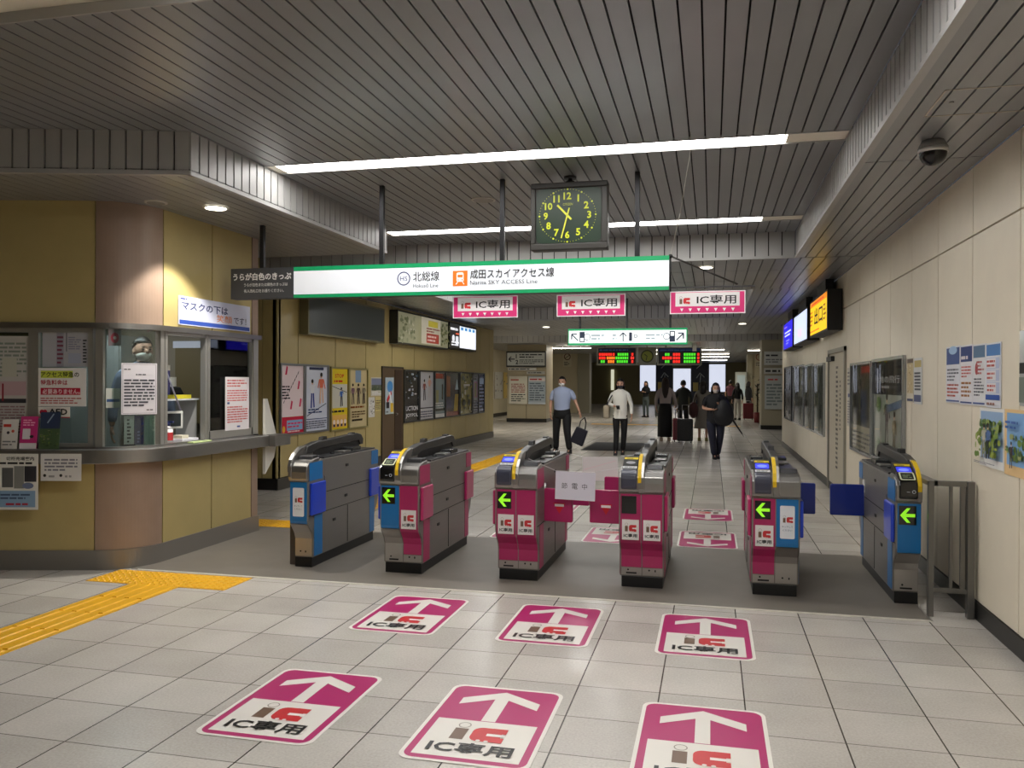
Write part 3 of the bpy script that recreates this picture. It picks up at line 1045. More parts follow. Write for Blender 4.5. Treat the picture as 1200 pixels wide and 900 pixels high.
gate(-3.36, 'half-width blue ticket gate nearest the ticket office, leftmost of the row', None, dict(col='blu', side='blu', st='tall'))
gate(-2.405, 'ticket gate with a blue left and a magenta right front, second from the left',
     dict(col='blu', side='blu', arrow=True, reader='lit'), dict(col='mag', side='mag', st='ic'))
gate(-1.455, 'magenta ticket gate with lit green arrow, left of the hanging paper',
     dict(col='mag', side='mag', arrow=True, reader='dark', st='ic'), dict(col='mag', side='mag', st='ic', flap=(True, True), fw=.235, ang=8))
gate(-.503, 'magenta ticket gate with its display dark, right of the hanging paper',
     dict(col='mag', side='mag', arrow=False, reader='dark', st='ic', screen='off', flap=(True, True), fw=.26, ang=-3), dict(col='mag', side='mag', st='ic'))
gate(.449, 'ticket gate with a magenta left and a blue right front, second from the right',
     dict(col='mag', side='mag', arrow=True, reader='dark', st='ic'), dict(col='blu', side='blu', st='tall', flap=(False, True), fw=.24, ang=0))
gate(1.405, 'half-width blue ticket gate beside the steel barrier, rightmost of the row',
     dict(col='blu', side='blu', arrow=True, reader='lit', flap=(False, True), fw=.27, ang=0), None)

# filler plate between the leftmost gate and the office side
mb = MB(); mb.box(-3.44, -3.37, 6.36, 7.6, 0.003, .80, mat((74, 66, 60), .45)); tag(mb.build('side_plate', bevel=.004), 'dark brown upright plate on the floor against the left side of the leftmost gate', 'plate')

# papers on the string in the closed lane
def hang_sheet(name, label, x0, x1, y, z0, z1, items, back, tilt):
    o = Vector((x0, y, z0))
    r = Vector((math.cos(tilt), 0, math.sin(tilt)))
    return sheet(name, label, 'paper sign', o, r, (-math.sin(tilt), 0, math.cos(tilt)), x1 - x0, z1 - z0, items, th=.0025, back=back)


hang_sheet('paper_sign', 'white paper printed 節電中 hanging on a string between the two magenta gates', -1.185, -.872, 6.39, .632, .85,
           [('t', .05, .085, .045, '節', (50, 50, 60), 'l', .0), ('t', .13, .085, .045, '電', (50, 50, 60), 'l', 0), ('t', .21, .085, .045, '中', (50, 50, 60), 'l', 0)], (222, 220, 232), math.radians(-1.5))
hang_sheet('paper_sign', 'blank white paper hanging at the back of the closed lane, behind the printed one', -1.13, -.81, 7.46, .655, .87,
           [('ln', [(.02, .1), (.3, .18)], .004, (238, 200, 205))], (226, 218, 216), math.radians(1))
mb = MB()
mb.tube([(-1.40, 6.40, .94), (-1.18, 6.392, .852), (-.875, 6.392, .848), (-.62, 6.40, .90)], .0015, mat((225, 225, 225), .6), n=5)
tag(mb.build('string'), 'thin white string between the magenta gates that holds the printed paper', 'string')
mb = MB()
mb.tube([(-1.37, 7.45, .92), (-1.12, 7.462, .868), (-.82, 7.462, .872), (-.62, 7.45, .91)], .0015, mat((225, 225, 225), .6), n=5)
tag(mb.build('string'), 'thin white string at the back of the closed lane that holds the blank paper', 'string')

# steel barrier at the right wall
t = thing('steel_barrier', 'grey steel tube barrier standing between the rightmost gate and the right wall', 'barrier', (1.40, 6.02, 0))
SB = mat((120, 118, 114), .35, .7)
mb = MB(); mb.box(0, .035, -.02, .02, 0, .90, SB); mb.build('post', t, bevel=.004)
mb = MB(); mb.box(.235, .28, -.025, .03, 0, .90, SB); mb.build('post', t, bevel=.004)
mb = MB(); mb.box(.035, .235, -.015, .015, .865, .90, SB); mb.box(.035, .235, -.015, .015, .16, .19, SB); mb.build('rail', t, bevel=.003)
mb = MB(); mb.box(.13, .15, -.01, .01, .19, .865, SB); mb.box(.195, .225, -.012, .012, .19, .865, SB); mb.build('bar', t, bevel=.002)
mb = MB(); mb.box(.0, .06, -.015, .5, .865, .9, SB); mb.build('rail', t, bevel=.003)

# ------------------------------------------------------------------ hanging signs
SY = 6.98
p0, p1 = at(344, 347, y=SY), at(784, 299, y=SY)
zb, zt = (at(344, 347, y=SY).z + at(784, 342, y=SY).z) / 2, (at(344, 313, y=SY).z + at(784, 299, y=SY).z) / 2
sx0, sx1 = p0.x, p1.x
t = thing('hanging_sign', 'long green bordered white station sign hanging across the gates, two line names', 'sign', ((sx0 + sx1) / 2, SY + .06, zb))
W_, H_ = sx1 - sx0, zt - zb
GREEN = (22, 148, 92)
mb = MB(); mb.box(-W_ / 2, W_ / 2, -.055, .06, 0, H_, mat((40, 42, 44), .5)); mb.build('case', t, bevel=.004)


def sp_(px, py):
    q = at(px, py, y=SY); return (q.x - sx0, q.z - zb)


M = frame_of((-W_ / 2, -.0555, 0), (1, 0, 0), (0, 0, 1))
bx, bz = sp_(473, 326.5)
hx, hz = sp_(484, 330)
ix, iz = sp_(530.5, 335.5)
nx, nz = sp_(551, 327)
NAV = (40, 40, 92)
it = [('r', 0, 0, W_, H_, GREEN), ('r', 0, H_ * .11, W_, H_ * .86, (240, 244, 250)),
      ('ring', bx, bz, .062, .010, NAV), ('t', bx, bz - .021, .042, 'HS', NAV, 'c', .0, .07),
      ('t', hx, hz, .088, '北総線', (50, 48, 48), 'l', .012, .245), ('t', hx, hz - .055, .035, 'Hokusō Line', (60, 60, 60), 'l', 0, .235),
      ('r', ix, iz, ix + .135, iz + .135, (238, 120, 40)),
      ('p', rrect(ix + .035, iz + .038, ix + .1, iz + .12, .015), (240, 240, 240)), ('r', ix + .045, iz + .075, ix + .09, iz + .1, (238, 120, 40)),
      ('e', ix + .05, iz + .055, .006, .006, (238, 120, 40)), ('e', ix + .085, iz + .055, .006, .006, (238, 120, 40)),
      ('ln', [(ix + .045, iz + .036), (ix + .03, iz + .015)], .008, (240, 240, 240)), ('ln', [(ix + .09, iz + .036), (ix + .105, iz + .015)], .008, (240, 240, 240)),
      ('t', nx, nz, .084, '成田スカイアクセス線', (50, 48, 48), 'l', .012, .745), ('t', nx, nz - .05, .036, 'Narita SKY ACCESS Line', (60, 60, 60), 'l', 0, .6)]
mb = MB(); paint(mb, M, W_, H_, it, base=.001, step=.0004, rough=.35, emit=.2); mb.build('sign_face', t)
for px in (448, 589, 747):
    q = at(px, 210, y=7.04)
    mb = MB(); mb.box(q.x - (sx0 + sx1) / 2 - .02, q.x - (sx0 + sx1) / 2 + .02, -.02, .02, H_, HC - zb, DARKSTEEL); mb.build('pole', t, bevel=.003)
# grey extension board
p2 = at(270, 349, y=SY)
t2 = thing('notice_board', 'dark grey notice board with white text うらが白色のきっぷ, left end of the hanging sign', 'sign', ((p2.x + sx0) / 2, SY + .06, zb))
w2 = sx0 - p2.x
mb = MB(); mb.box(-w2 / 2, w2 / 2 - .003, -.055, .05, 0, H_, mat((66, 68, 72), .5)); mb.build('panel', t2, bevel=.003)
M = frame_of((-w2 / 2, -.0555, 0), (1, 0, 0), (0, 0, 1))
mb = MB(); paint(mb, M, w2, H_, [('t', w2 / 2, H_ * .60, .07, 'うらが白色のきっぷ', (235, 235, 235), 'c', .03, .60),
                                   ('t', .14, H_ * .40, .032, 'うらが白色または緑色のきっぷは', (225, 225, 225), 'l', .01, .45),
                                   ('t', .14, H_ * .20, .032, '有人改札口をお通りください。', (225, 225, 225), 'l', .01, .41)], base=.001); mb.build('lettering', t2)
q = at(308, 263, y=7.04)
mb = MB(); mb.box(q.x - (p2.x + sx0) / 2 - .02, q.x - (p2.x + sx0) / 2 + .02, -.02, .02, H_, HL - zb, DARKSTEEL); mb.build('pole', t2, bevel=.003)

# small IC-only signs under it
for (x0, x1, nm) in ((531, 607, 'left'), (652.5, 733, 'middle'), (785, 873.5, 'right')):
    a, b = at(x0, 372, y=7.05), at(x1, 342, y=7.05)
    yb = {'left': (347, 373), 'middle': (345, 371), 'right': (341, 368)}[nm]
    z0, z1 = at((x0 + x1) / 2, yb[1], y=7.05).z + .003, at((x0 + x1) / 2, yb[0], y=7.05).z
    w_, h_ = b.x - a.x, z1 - z0
    it = [('r', .008, .008, w_ - .008, h_ - .008, (214, 50, 118)), ('r', .045, .062, w_ - .045, h_ - .012, (226, 222, 222)),
          ('t', w_ * .36, h_ * .42, h_ * .40, 'IC専用', (22, 22, 26), 'l', .012, w_ * .52)]
    it += ic_logo(w_ * .13, h_ * .44, h_ * .28)
    for k in range(7):
        cx = w_ * (.16 + k * .113)
        it.append(('p', [(cx, .018), (cx + .014, .045), (cx - .014, .045)], (240, 235, 235)))
    o = sheet('lane_sign', 'small magenta bordered IC専用 sign, %s of the three under the hanging sign' % nm, 'sign',
              (a.x, 7.05, z0), (1, 0, 0), (0, 0, 1), w_, h_, it, th=.006, back=(235, 230, 232), group='IC専用 lane signs', emit=.12)
mb = MB(); mb.box(-2.4, .34, 7.03, 7.045, 2.325, 2.337, mat((60, 60, 62), .5)); struct(mb.build('trim_5'))
# loose arm and cable at the right end of the sign
mb = MB()
pA = Vector((sx1 + .01, 7.03, zt)); pE = at(864, 333, y=7.6)
mb.tube([pA, pA.lerp(pE, .5), pE], .008, mat((60, 58, 56), .5)); mb.ball(pA, .018, .018, .018, BLACK)
mb.cyl(Vector((sx1 + .01, 7.03, zb - .01)), pA, .006, BLACK)
tag(mb.build('support_arm'), 'thin dark rod reaching right and back from the end of the long sign', 'rod')
mb = MB(); mb.tube([at(809, 178, y=6.0), at(797, 250, y=6.3), at(786, 298, y=6.7)], .0025, mat((190, 186, 176), .6), n=5)
mb.cyl(at(809, 178, y=6.0), at(809, 178, y=6.0) + Vector((0, 0, .18)), .0025, mat((190, 186, 176), .6), n=5)
tag(mb.build('cable'), 'thin white cable hanging from the ceiling light down to the sign end', 'cable')

# clock
CY = 7.02
c0, c1 = at(622, 294, y=CY), at(712, 215, y=CY)
cw, ch = c1.x - c0.x, .575
t = thing('clock', 'square dark framed clock with luminous yellow numerals under the ceiling', 'clock', ((c0.x + c1.x) / 2, CY, c0.z))
hw = cw / 2
CF = mat((52, 50, 46), .45)
mb = MB()
mb.prism([(-hw, 0), (hw, 0), (hw, ch), (-hw, ch)], .012, .12, CF, 'y')
for a in ((-hw, hw, 0, .055), (-hw, hw, ch - .045, ch), (-hw, -hw + .04, .055, ch - .045), (hw - .05, hw, .055, ch - .045)):
    mb.box(a[0], a[1], -.012, .012, a[2], a[3], CF)
mb.build('case', t, bevel=.008, seg=3)
mb = MB()
M = frame_of((-hw, .010, 0), (1, 0, 0), (0, 0, 1))
ccx, ccz = cw * .48, ch * .51
GL = (205, 215, 40)
it = [('p', rrect(.045, .06, cw - .055, ch - .05, .05), (26, 48, 32))]
for k in range(60):
    a = PI / 2 - 2 * PI * k / 60
    rx_, rz_ = .243, .225
    r_ = .008 if k % 5 == 0 else .003
    it.append(('e', ccx + rx_ * math.cos(a), ccz + rz_ * math.sin(a), r_, r_, GL))
for k in range(1, 13):
    a = PI / 2 - 2 * PI * k / 12
    it.append(('t', ccx +   .188 * math.cos(a), ccz + .166 * math.sin(a) - .031, .062, str(k), GL, 'c', .03))
it.append(('t', ccx + .004, ccz + .085, .02, 'CITIZEN', (180, 190, 50), 'c', 0, .085))
ah, am = PI / 2 - 2 * PI * (10.54 / 12), PI / 2 - 2 * PI * (32.5 / 60)
paint(mb, M, cw, ch, it, base=.001, rough=.38, step=.0001)
mb.build('dial', t)
mb = MB(); paint(mb, M, cw, ch, [('ln', [(ccx - .05 * math.cos(ah), ccz - .05 * math.sin(ah)), (ccx + .125 * math.cos(ah), ccz + .125 * math.sin(ah))], .017, (222, 225, 70))], base=.009); mb.build('hour_hand', t)
mb = MB(); paint(mb, M, cw, ch, [('ln', [(ccx - .065 * math.cos(am), ccz - .065 * math.sin(am)), (ccx + .2 * math.cos(am), ccz + .2 * math.sin(am))], .012, (222, 225, 70)), ('e', ccx, ccz, .012, .012, (200, 205, 60))], base=.0105); mb.build('minute_hand', t)
mb = MB(); mb.cyl((0, .06, ch), (0, .06, HC - c0.z), .018, BLACK); mb.cyl((0, .06, HC - c0.z - .02), (0, .06, HC - c0.z), .055, BLACK); mb.cyl((0, .06, ch), (0, .06, ch + .02), .04, BLACK); mb.build('mount', t)

# second sign, far
S2 = 17.5
a, b = at(665.5, 404.5, y=S2), at(805.5, 386, y=S2)
w_, h_ = b.x - a.x, .345
t = thing('hanging_sign', 'smaller lit green bordered sign with arrows to both sides, hanging in the far hall', 'sign', ((a.x + b.x) / 2, S2 + .06, a.z))
mb = MB(); mb.box(-w_ / 2, w_ / 2, -.05, .06, 0, h_, mat((36, 60, 48), .5)); mb.build('case', t, bevel=.005)
K = (30, 40, 60)
M = frame_of((-w_ / 2, -.051, 0), (1, 0, 0), (0, 0, 1))
it = [('r', 0, 0, w_, h_, GREEN), ('r', .02, h_ * .12, w_ - .02, h_ * .88, (246, 252, 252)),
      ('ln', [(.22, .09), (.08, .23)], .025, K), ('ln', [(.08, .12), (.08, .235), (.19, .235)], .025, K), ('r', .25, .06, .36, .28, K), ('r', .27, .08, .34, .15, (246, 252, 252)), ('ring', .41, .17, .07, .012, K),
      ('ln', [(w_ - .22, .09), (w_ - .08, .23)], .025, K), ('ln', [(w_ - .08, .12), (w_ - .08, .235), (w_ - .19, .235)], .025, K), ('r', w_ - .36, .06, w_ - .25, .28, K), ('r', w_ - .34, .18, w_ - .27, .26, (246, 252, 252)), ('ring', w_ - .42, .17, .07, .012, K),
      ('ln', [(w_ * .47, .07), (w_ * .47, .25)], .022, K), ('ln', [(w_ * .47 - .07, .18), (w_ * .47, .255), (w_ * .47 + .07, .18)], .022, K),
      ('r', w_ * .52, .08, w_ * .545, .26, K), ('ring', w_ * .575, .18, .04, .014, K),
      ('lines', .5, .1, .85, .24, 2, (150, 160, 165)), ('lines', w_ - .85, .1, w_ - .5, .24, 2, (150, 160, 165)), ('lines', w_ * .38, .1, w_ * .43, .24, 2, (150, 160, 165))]
mb = MB(); paint(mb, M, w_, h_, it, base=.001, step=.0008, emit=.62); mb.build('sign_face', t)
for dx in (-w_ / 2 + .25, 0, w_ / 2 - .35):
    mb = MB(); mb.box(dx - .02, dx + .02, -.02, .02, h_, HC - a.z, BLACK); mb.build('pole', t)

# departure boards
LY = 33.0
rr = random.Random(3)


def led_board(label, px0, px1, cols, blue):
    a, b = at(px0, 428, y=LY), at(px1, 407, y=LY)
    w_, h_ = b.x - a.x, b.z - a.z
    t = thing('departure_board', label, 'departure board', ((a.x + b.x) / 2, LY, a.z), group='pair of led departure boards')
    FR = mat((150, 152, 142), .5)
    mb = MB(); mb.box(-w_ / 2, w_ / 2, -.08, .1, 0, h_, FR); mb.build('case', t)
    M = frame_of((-w_ / 2, -.0805, 0), (1, 0, 0), (0, 0, 1))
    mb = MB(); paint(mb, M, w_, h_, [('r', .06, .06, w_ - .06, h_ - .03, (10, 14, 20)), ('r', .06, h_ * .76, w_ - .06, h_ - .03, blue), ('lines', .12, h_ * .79, w_ - .12, h_ - .06, 1, (90, 130, 210))], base=.002, step=.002); mb.build('panel', t)
    it = []
    for r in range(3):
        z = h_ * .13 + r * h_ * .2
        for (u0, u1, c) in cols[r]:
            u = u0
            while u < u1 - .02:
                it.append(('r', w_ * u, z, w_ * min(u + .045, u1), z + h_ * .15, c)); u += .056
    mb = MB(); paint(mb, M, w_, h_, it, base=.008, step=.00001, emit=1.0); mb.build('led_text', t)
    for dx in (-w_ * .3, w_ * .3):
        mb = MB(); mb.box(dx - .03, dx + .03, -.03, .03, h_, HL - a.z, FR); mb.build('pole', t)


RD, GN, OR = (235, 40, 30), (70, 200, 40), (245, 120, 30)
led_board('departure board with red and green led text, left of the far round clock', 699.5, 747, [[(.1, .22, GN), (.28, .45, OR), (.5, .78, GN), (.86, .92, RD)], [(.06, .24, RD), (.25, .45, OR), (.47, .78, GN), (.84, .92, RD)], [(.06, .38, RD), (.4, .46, RD), (.52, .78, GN), (.86, .92, RD)]], (28, 40, 74))
led_board('departure board with red and green led text, right of the far round clock', 770, 822.5, [[(.18, .3, GN), (.36, .54, RD), (.6, .86, GN), (.9, .95, RD)], [(.12, .34, RD), (.36, .54, RD), (.6, .86, GN), (.9, .95, RD)], [(.18, .3, GN), (.36, .54, RD), (.6, .86, GN), (.9, .95, RD)]], (40, 66, 140))
a, b = at(748, 428, y=LY), at(769, 407, y=LY)
t = thing('clock', 'small round yellow-green clock between the two departure boards', 'clock', ((a.x + b.x) / 2, LY, a.z))
w_, h_ = b.x - a.x, b.z - a.z
mb = MB(); mb.box(-w_ / 2, w_ / 2, -.06, .1, 0, h_, mat((134, 136, 122), .5)); mb.build('case', t)
mb = MB(); M = frame_of((-w_ / 2, -.061, 0), (1, 0, 0), (0, 0, 1))
paint(mb, M, w_, h_, [('e', w_ / 2, h_ / 2, .24, .24, (130, 140, 40)), ('ring', w_ / 2, h_ / 2, .25, .05, (60, 66, 30)), ('ln', [(w_ / 2, h_ / 2), (w_ / 2 - .1, h_ / 2 + .08)], .03, (20, 24, 10)), ('ln', [(w_ / 2, h_ / 2), (w_ / 2 - .04, h_ / 2 - .16)], .025, (20, 24, 10))], base=.003, step=.003); mb.build('dial', t)
mb = MB(); mb.box(-.03, .03, -.03, .03, h_, HL - a.z, FR_ := mat((150, 152, 142), .5)); mb.build('pole', t)
# white pipe left of the right board end
mb = MB(); q = at(814, 400, y=31.5); mb.box(q.x - .07, q.x + .07, 31.4, 31.5, 2.72, HL, mat((230, 230, 228), .5)); tag(mb.build('hanging_post'), 'white post dropping from the ceiling to the right departure board', 'post')

# far glowing panels and navy boards on the back wall
for px0, px1, py0, py1, lab in ((750, 768.5, 427, 458, 'glowing white window panel on the back wall, leftmost of three'),
                                (789, 809.5, 432, 459, 'glowing white window panel on the back wall, middle of three'),
                                (831, 850, 427, 459, 'glowing white window panel on the back wall, rightmost of three')):
    a, b = at(px0, py1, y=YB - .1), at(px1, py0, y=YB - .1)
    t = thing('light_panel', lab, 'window', ((a.x + b.x) / 2, YB - .1, a.z), group='glowing panels on the back wall')
    w2_, h2_ = (b.x - a.x) / 2, b.z - a.z
    mb = MB(); mb.box(-w2_ - .04, w2_ + .04, -.02, .1, -.04, h2_ + .04, mat((90, 92, 90), .5)); mb.build('frame', t)
    mb = MB(); mb.box(-w2_, w2_, -.05, -.02, 0, h2_, mat((218, 224, 242), .5, 0, .72)); mb.build('pane', t)
for px0, px1, lab in ((769, 788, 'tall navy poster board with white brush strokes between the left glowing panels'), (810, 830.5, 'tall navy poster board with white brush strokes between the right glowing panels')):
    a, b = at(px0, 478, y=YB - .12), at(px1, 427, y=YB - .12)
    w_, h_ = b.x - a.x, b.z - a.z
    it = [('ln', [(w_ * .3, h_ * .82), (w_ * .6, h_ * .92)], .05, (170, 180, 190)), ('ln', [(w_ * .3, h_ * .6), (w_ * .5, h_ * .72), (w_ * .75, h_ * .62)], .06, (170, 180, 190)), ('ln', [(w_ * .5, h_ * .5), (w_ * .55, h_ * .7)], .05, (170, 180, 190)), ('r', w_ * .1, h_ * .3, w_ * .4, h_ * .5, (190, 170, 90))]
    sheet('poster_board', lab, 'poster', (a.x, YB - .1, max(a.z, .05)), (1, 0, 0), (0, 0, 1), w_, h_ - .1, it, th=.05, back=(16, 28, 60))
a, b = at(716, 457, y=YB - .1), at(719.5, 433, y=YB - .1)
mb = MB(); mb.box(a.x, b.x, YB - .16, YB, a.z, b.z, mat((226, 226, 200), .5, 0, .6)); tag(mb.build('wall_light'), 'narrow upright light on the dark back wall left of the glowing panels', 'light')

# ------------------------------------------------------------------ screens on the right wall
SX = 1.50


def screen(label, ya, yb, z0, z1, items, back, em, name='display_screen'):
    t = thing(name, label, 'screen', (SX, (ya + yb) / 2, z0), group='screens along the right wall')
    hl = abs(yb - ya) / 2
    mb = MB(); mb.box(.0, .19, -hl - .04, hl + .04, -.03, z1 - z0 + .03, BLACK); mb.build('case', t, bevel=.005)
    M = frame_of((-.0005, hl, 0), (0, -1, 0), (0, 0, 1))
    w_, h_ = hl * 2, z1 - z0
    mb = MB(); paint(mb, M, w_, h_, [('r', 0, 0, w_, h_, back)] + items(w_, h_), base=.001, step=.001, emit=em); mb.build('screen', t)
    mb = MB(); mb.box(.04, .15, -hl * .5, hl * .5, z1 - z0 + .03, HL - z0, BLACK); mb.build('bracket', t)


screen('lit yellow screen with black characters on the right wall, nearest of three', 11.85, 13.75, 2.285, 2.78,
       lambda w, h: [('r', 0, h * .84, w, h, (235, 140, 20)), ('lines', w * .1, h * .87, w * .9, h * .97, 1, (190, 40, 20)), ('t', w * .28, h * .25, h * .5, '出口', (20, 16, 8), 'l', .02, w * .5), ('lines', w * .02, h * .05, w * .95, h * .15, 1, (200, 100, 20)), ('lines', w * .84, h * .25, w * .97, h * .75, 4, (90, 50, 10)), ('lines', w * .03, h * .25, w * .2, h * .75, 4, (150, 90, 10))], (250, 205, 20), .75)
screen('lit pale blue screen on the right wall, middle one of three', 14.25, 16.4, 2.27, 2.76,
       lambda w, h: [('r', w * .35, h * .2, w * .6, h * .45, (240, 200, 225)), ('lines', w * .2, h * .6, w * .8, h * .8, 2, (190, 205, 235))], (206, 218, 246), .8)
screen('lit blue screen on the right wall, farthest of three', 16.75, 18.7, 2.26, 2.78,
       lambda w, h: [('lines', w * .15, h * .45, w * .85, h * .7, 2, (200, 205, 255)), ('lines', w * .3, h * .15, w * .7, h * .35, 2, (130, 130, 250)), ('lines', w * .1, h * .8, w * .5, h * .9, 1, (150, 110, 220))], (36, 30, 200), 1.1)

# dome camera
t = thing('dome_camera', 'silver and black dome camera under the right soffit', 'security camera', (1.284, 5.443, HL))
mb = MB(); mb.cyl((0, 0, -.045), (0, 0, -.001), .085, mat((120, 118, 116), .5), r1=.062, n=24); mb.cyl((0, 0, -.075), (0, 0, -.045), .085, mat((190, 188, 184), .3, .6), n=24); mb.build('housing', t)
mb = MB(); mb.ball((0, 0, -.075), .078, .078, .075, mat((8, 8, 9), .22), n=24, k=14, keep=lambda p: p.z < .05); mb.build('dome', t)

# ------------------------------------------------------------------ posters
def figure(x, y, h, shirt, legs, rr):
    """little printed standing figure"""
    s = h
    hair = (36, 28, 26)
    return [('e', x, y + s * .9, s * .075, s * .085, (222, 186, 160)), ('e', x, y + s * .94, s * .085, s * .07, hair),
            ('p', [(x - s * .12, y + s * .5), (x + s * .12, y + s * .5), (x + s * .15, y + s * .8), (x - s * .15, y + s * .8)], shirt),
            ('ln', [(x - s * .14, y + s * .78), (x - s * .24, y + s * (.5 + .2 * rr.random()))], s * .06, shirt),
            ('ln', [(x + s * .14, y + s * .78), (x + s * .26, y + s * (.45 + .4 * rr.random()))], s * .06, shirt),
            ('ln', [(x - s * .06, y + s * .52), (x - s * .1, y)], s * .09, legs), ('ln', [(x + s * .06, y + s * .52), (x + s * .12, y + s * .02)], s * .09, legs)]


def foliage(x0, y0, x1, y1, n, rr, cols):
    return [('e', rr.uniform(x0, x1), rr.uniform(y0, y1), rr.uniform(.03, .09) * (x1 - x0), rr.uniform(.02, .06) * (x1 - x0), rr.choice(cols)) for _ in range(n)]


def clutter(x0, y0, x1, y1, n, rr, cols):
    out = []
    for _ in range(n):
        a, b = rr.uniform(x0, x1), rr.uniform(y0, y1)
        w, h = rr.uniform(.04, .2) * (x1 - x0), rr.uniform(.02, .1) * (y1 - y0)
        out.append(('r', a, b, min(a + w, x1), min(b + h, y1), rr.choice(cols)))
    return out


def wall_sheet(side, name, label, y0, y1, z0, z1, items, back, th=.004, group=None, frame=None, off=0.0, coat=0, cat='poster'):
    """a sheet on the left wall (face +x) or on the right wall (face -x); y0 is the nearer end"""
    w, h = y1 - y0, z1 - z0
    if side == 'L':
        o, r = (-5.96 + off + .002, y0, z0), (0, 1, 0)
    else:
        o, r = (1.7 - off - .002, y1, z0), (0, -1, 0)
    its = items(w, h) if callable(items) else items
    if not frame:
        return sheet(name, label, cat, o, r, (0, 0, 1), w, h, its, th=th, back=back, group=group, coat=coat)
    n = Vector(r).cross(Vector((0, 0, 1)))
    t = thing(name, label, cat, Vector(o) + Vector(r) * w / 2, group=group)
    M = frame_of((-Vector(r) * w / 2), r, (0, 0, 1))
    fw, fd = .03, .03
    mb = MB()
    for a in ((0, w, 0, fw), (0, w, h - fw, h), (0, fw, fw, h - fw), (w - fw, w, fw, h - fw)):
        mb.box(a[0], a[1], a[2], a[3], 0, fd, frame, M=M)
    mb.build('frame', t)
    mb = MB(); mb.box(fw, w - fw, fw, h - fw, 0, .008, mat(back, .25, coat=coat) if isinstance(back, tuple) else back, M=M)
    paint(mb, M, w, h, its, base=.008, rough=.25, coat=coat); mb.build('print', t)
    if frame is ACR:
        # bulging clear cover
        mb = MB(); k = 10
        vs = [(fw + (w - 2 * fw) * i / k, z, .012 + .035 * math.sin(PI * i / k)) for z in (fw, h - fw) for i in range(k + 1)]
        mb.add(vs, [(i, i + 1, k + 2 + i, k + 1 + i) for i in range(k)], COVER, True, M=M); mb.build('cover', t)
    return t


COVER = glass_mat((250, 251, 250), .05, .03); COVER.name = 'clear_cover'
COVER.node_tree.nodes['Fresnel'].inputs[0].default_value = 1.14
ALU = mat((150, 152, 154), .3, .8)
ACR = mat((176, 180, 184), .25, .8, name='chrome_frame')
DK = (30, 30, 36)
R_ = random.Random

# left wall, from near to far
def p_pink(w, h):
    r = R_(1); it = [('r', .03, h * .27, w - .03, h - .03, (240, 222, 226))]
    for a, b in ((.75, .7), (.45, .42), (.82, .45), (.25, .9)):
        it.append(('p', [(w * a - .03, h * b - .06), (w * a + .02, h * b - .06), (w * a + .05, h * b + .05), (w * a + .01, h * b + .07)], (214, 50, 96)))
    for k in range(9):
        it.append(('ln', [(w * (.15 + .07 * k), h * (.45 + .05 * k)), (w * (.19 + .07 * k), h * (.49 + .05 * k))], .012, (50, 40, 50)))
    it += [('lines', .06, h * .5, w * .4, h * .7, 5, (60, 50, 60)), ('r', .03, .03, w - .03, h * .26, (206, 36, 66)), ('r', w * .27, h * .07, w - .06, h * .21, (140, 180, 222)),
           ('e', w * .15, h * .09, .04, .05, (240, 190, 60)), ('lines', w * .3, .04, w - .07, h * .07, 1, (240, 230, 230)), ('lines', w * .3, h * .1, w * .9, h * .19, 2, (220, 60, 110))]
    return it


def p_blue(w, h):
    r = R_(2); it = [('r', .03, .03, w - .03, h - .03, (214, 220, 236)), ('r', w * .2, h * .92, w * .8, h * .96, (60, 66, 96))]
    it += figure(w * .33, h * .36, h * .42, (226, 228, 236), (40, 60, 150), r) + figure(w * .7, h * .42, h * .46, (226, 120, 90), (228, 190, 160), r)
    it += [('ln', [(w * .1, h * .25), (w * .9, h * .42)], .012, (60, 60, 90)), ('lines', w * .15, h * .28, w * .9, h * .36, 2, (50, 70, 120)), ('lines', .06, .06, w - .06, h * .18, 4, (90, 96, 120)), ('ln', [(.05, h * .2), (w - .05, h * .2)], .01, (40, 60, 120))]
    return it


def p_stop(w, h):
    r = R_(3); it = [('r', .02, .02, w - .02, h - .02, (226, 200, 40)), ('t', w * .25, h * .83, h * .06, 'STOP', (200, 50, 30), 'l', .03, w * .5), ('lines', w * .2, h * .75, w * .9, h * .81, 1, (200, 50, 30)),
                     ('r', w * .06, h * .36, w * .94, h * .73, (206, 206, 190))]
    it += figure(w * .6, h * .38, h * .3, (70, 110, 180), (30, 36, 60), r)
    it += [('ln', [(w * .1, h * .7), (w * .9, h * .6)], .012, (90, 90, 90)), ('lines', w * .08, h * .28, w * .92, h * .34, 1, (60, 50, 20)), ('r', w * .1, h * .06, w * .9, h * .25, (230, 180, 90))]
    for k in range(4):
        it.append(('e', w * (.2 + .2 * k), h * .14, w * .07, h * .04, (240, 220, 200)))
        it.append(('r', w * (.15 + .2 * k), h * .07, w * (.25 + .2 * k), h * .11, (60, 60, 80)))
    return it


def p_beige(w, h):
    r = R_(4); it = [('r', .02, .02, w - .02, h - .02, (200, 184, 140)), ('r', w * .35, h * .76, w * .65, h * .96, (126, 150, 176))]
    for k in range(3):
        it += figure(w * (.22 + .28 * k), h * .4, h * .34, ((120, 90, 100), (90, 70, 60), (130, 120, 100))[k], (60, 54, 60), r)
    return it + [('lines', w * .08, h * .33, w * .92, h * .39, 1, (130, 70, 30)), ('lines', w * .15, h * .18, w * .85, h * .3, 3, (90, 70, 40)), ('r', w * .15, h * .13, w * .7, h * .16, (60, 50, 30))]


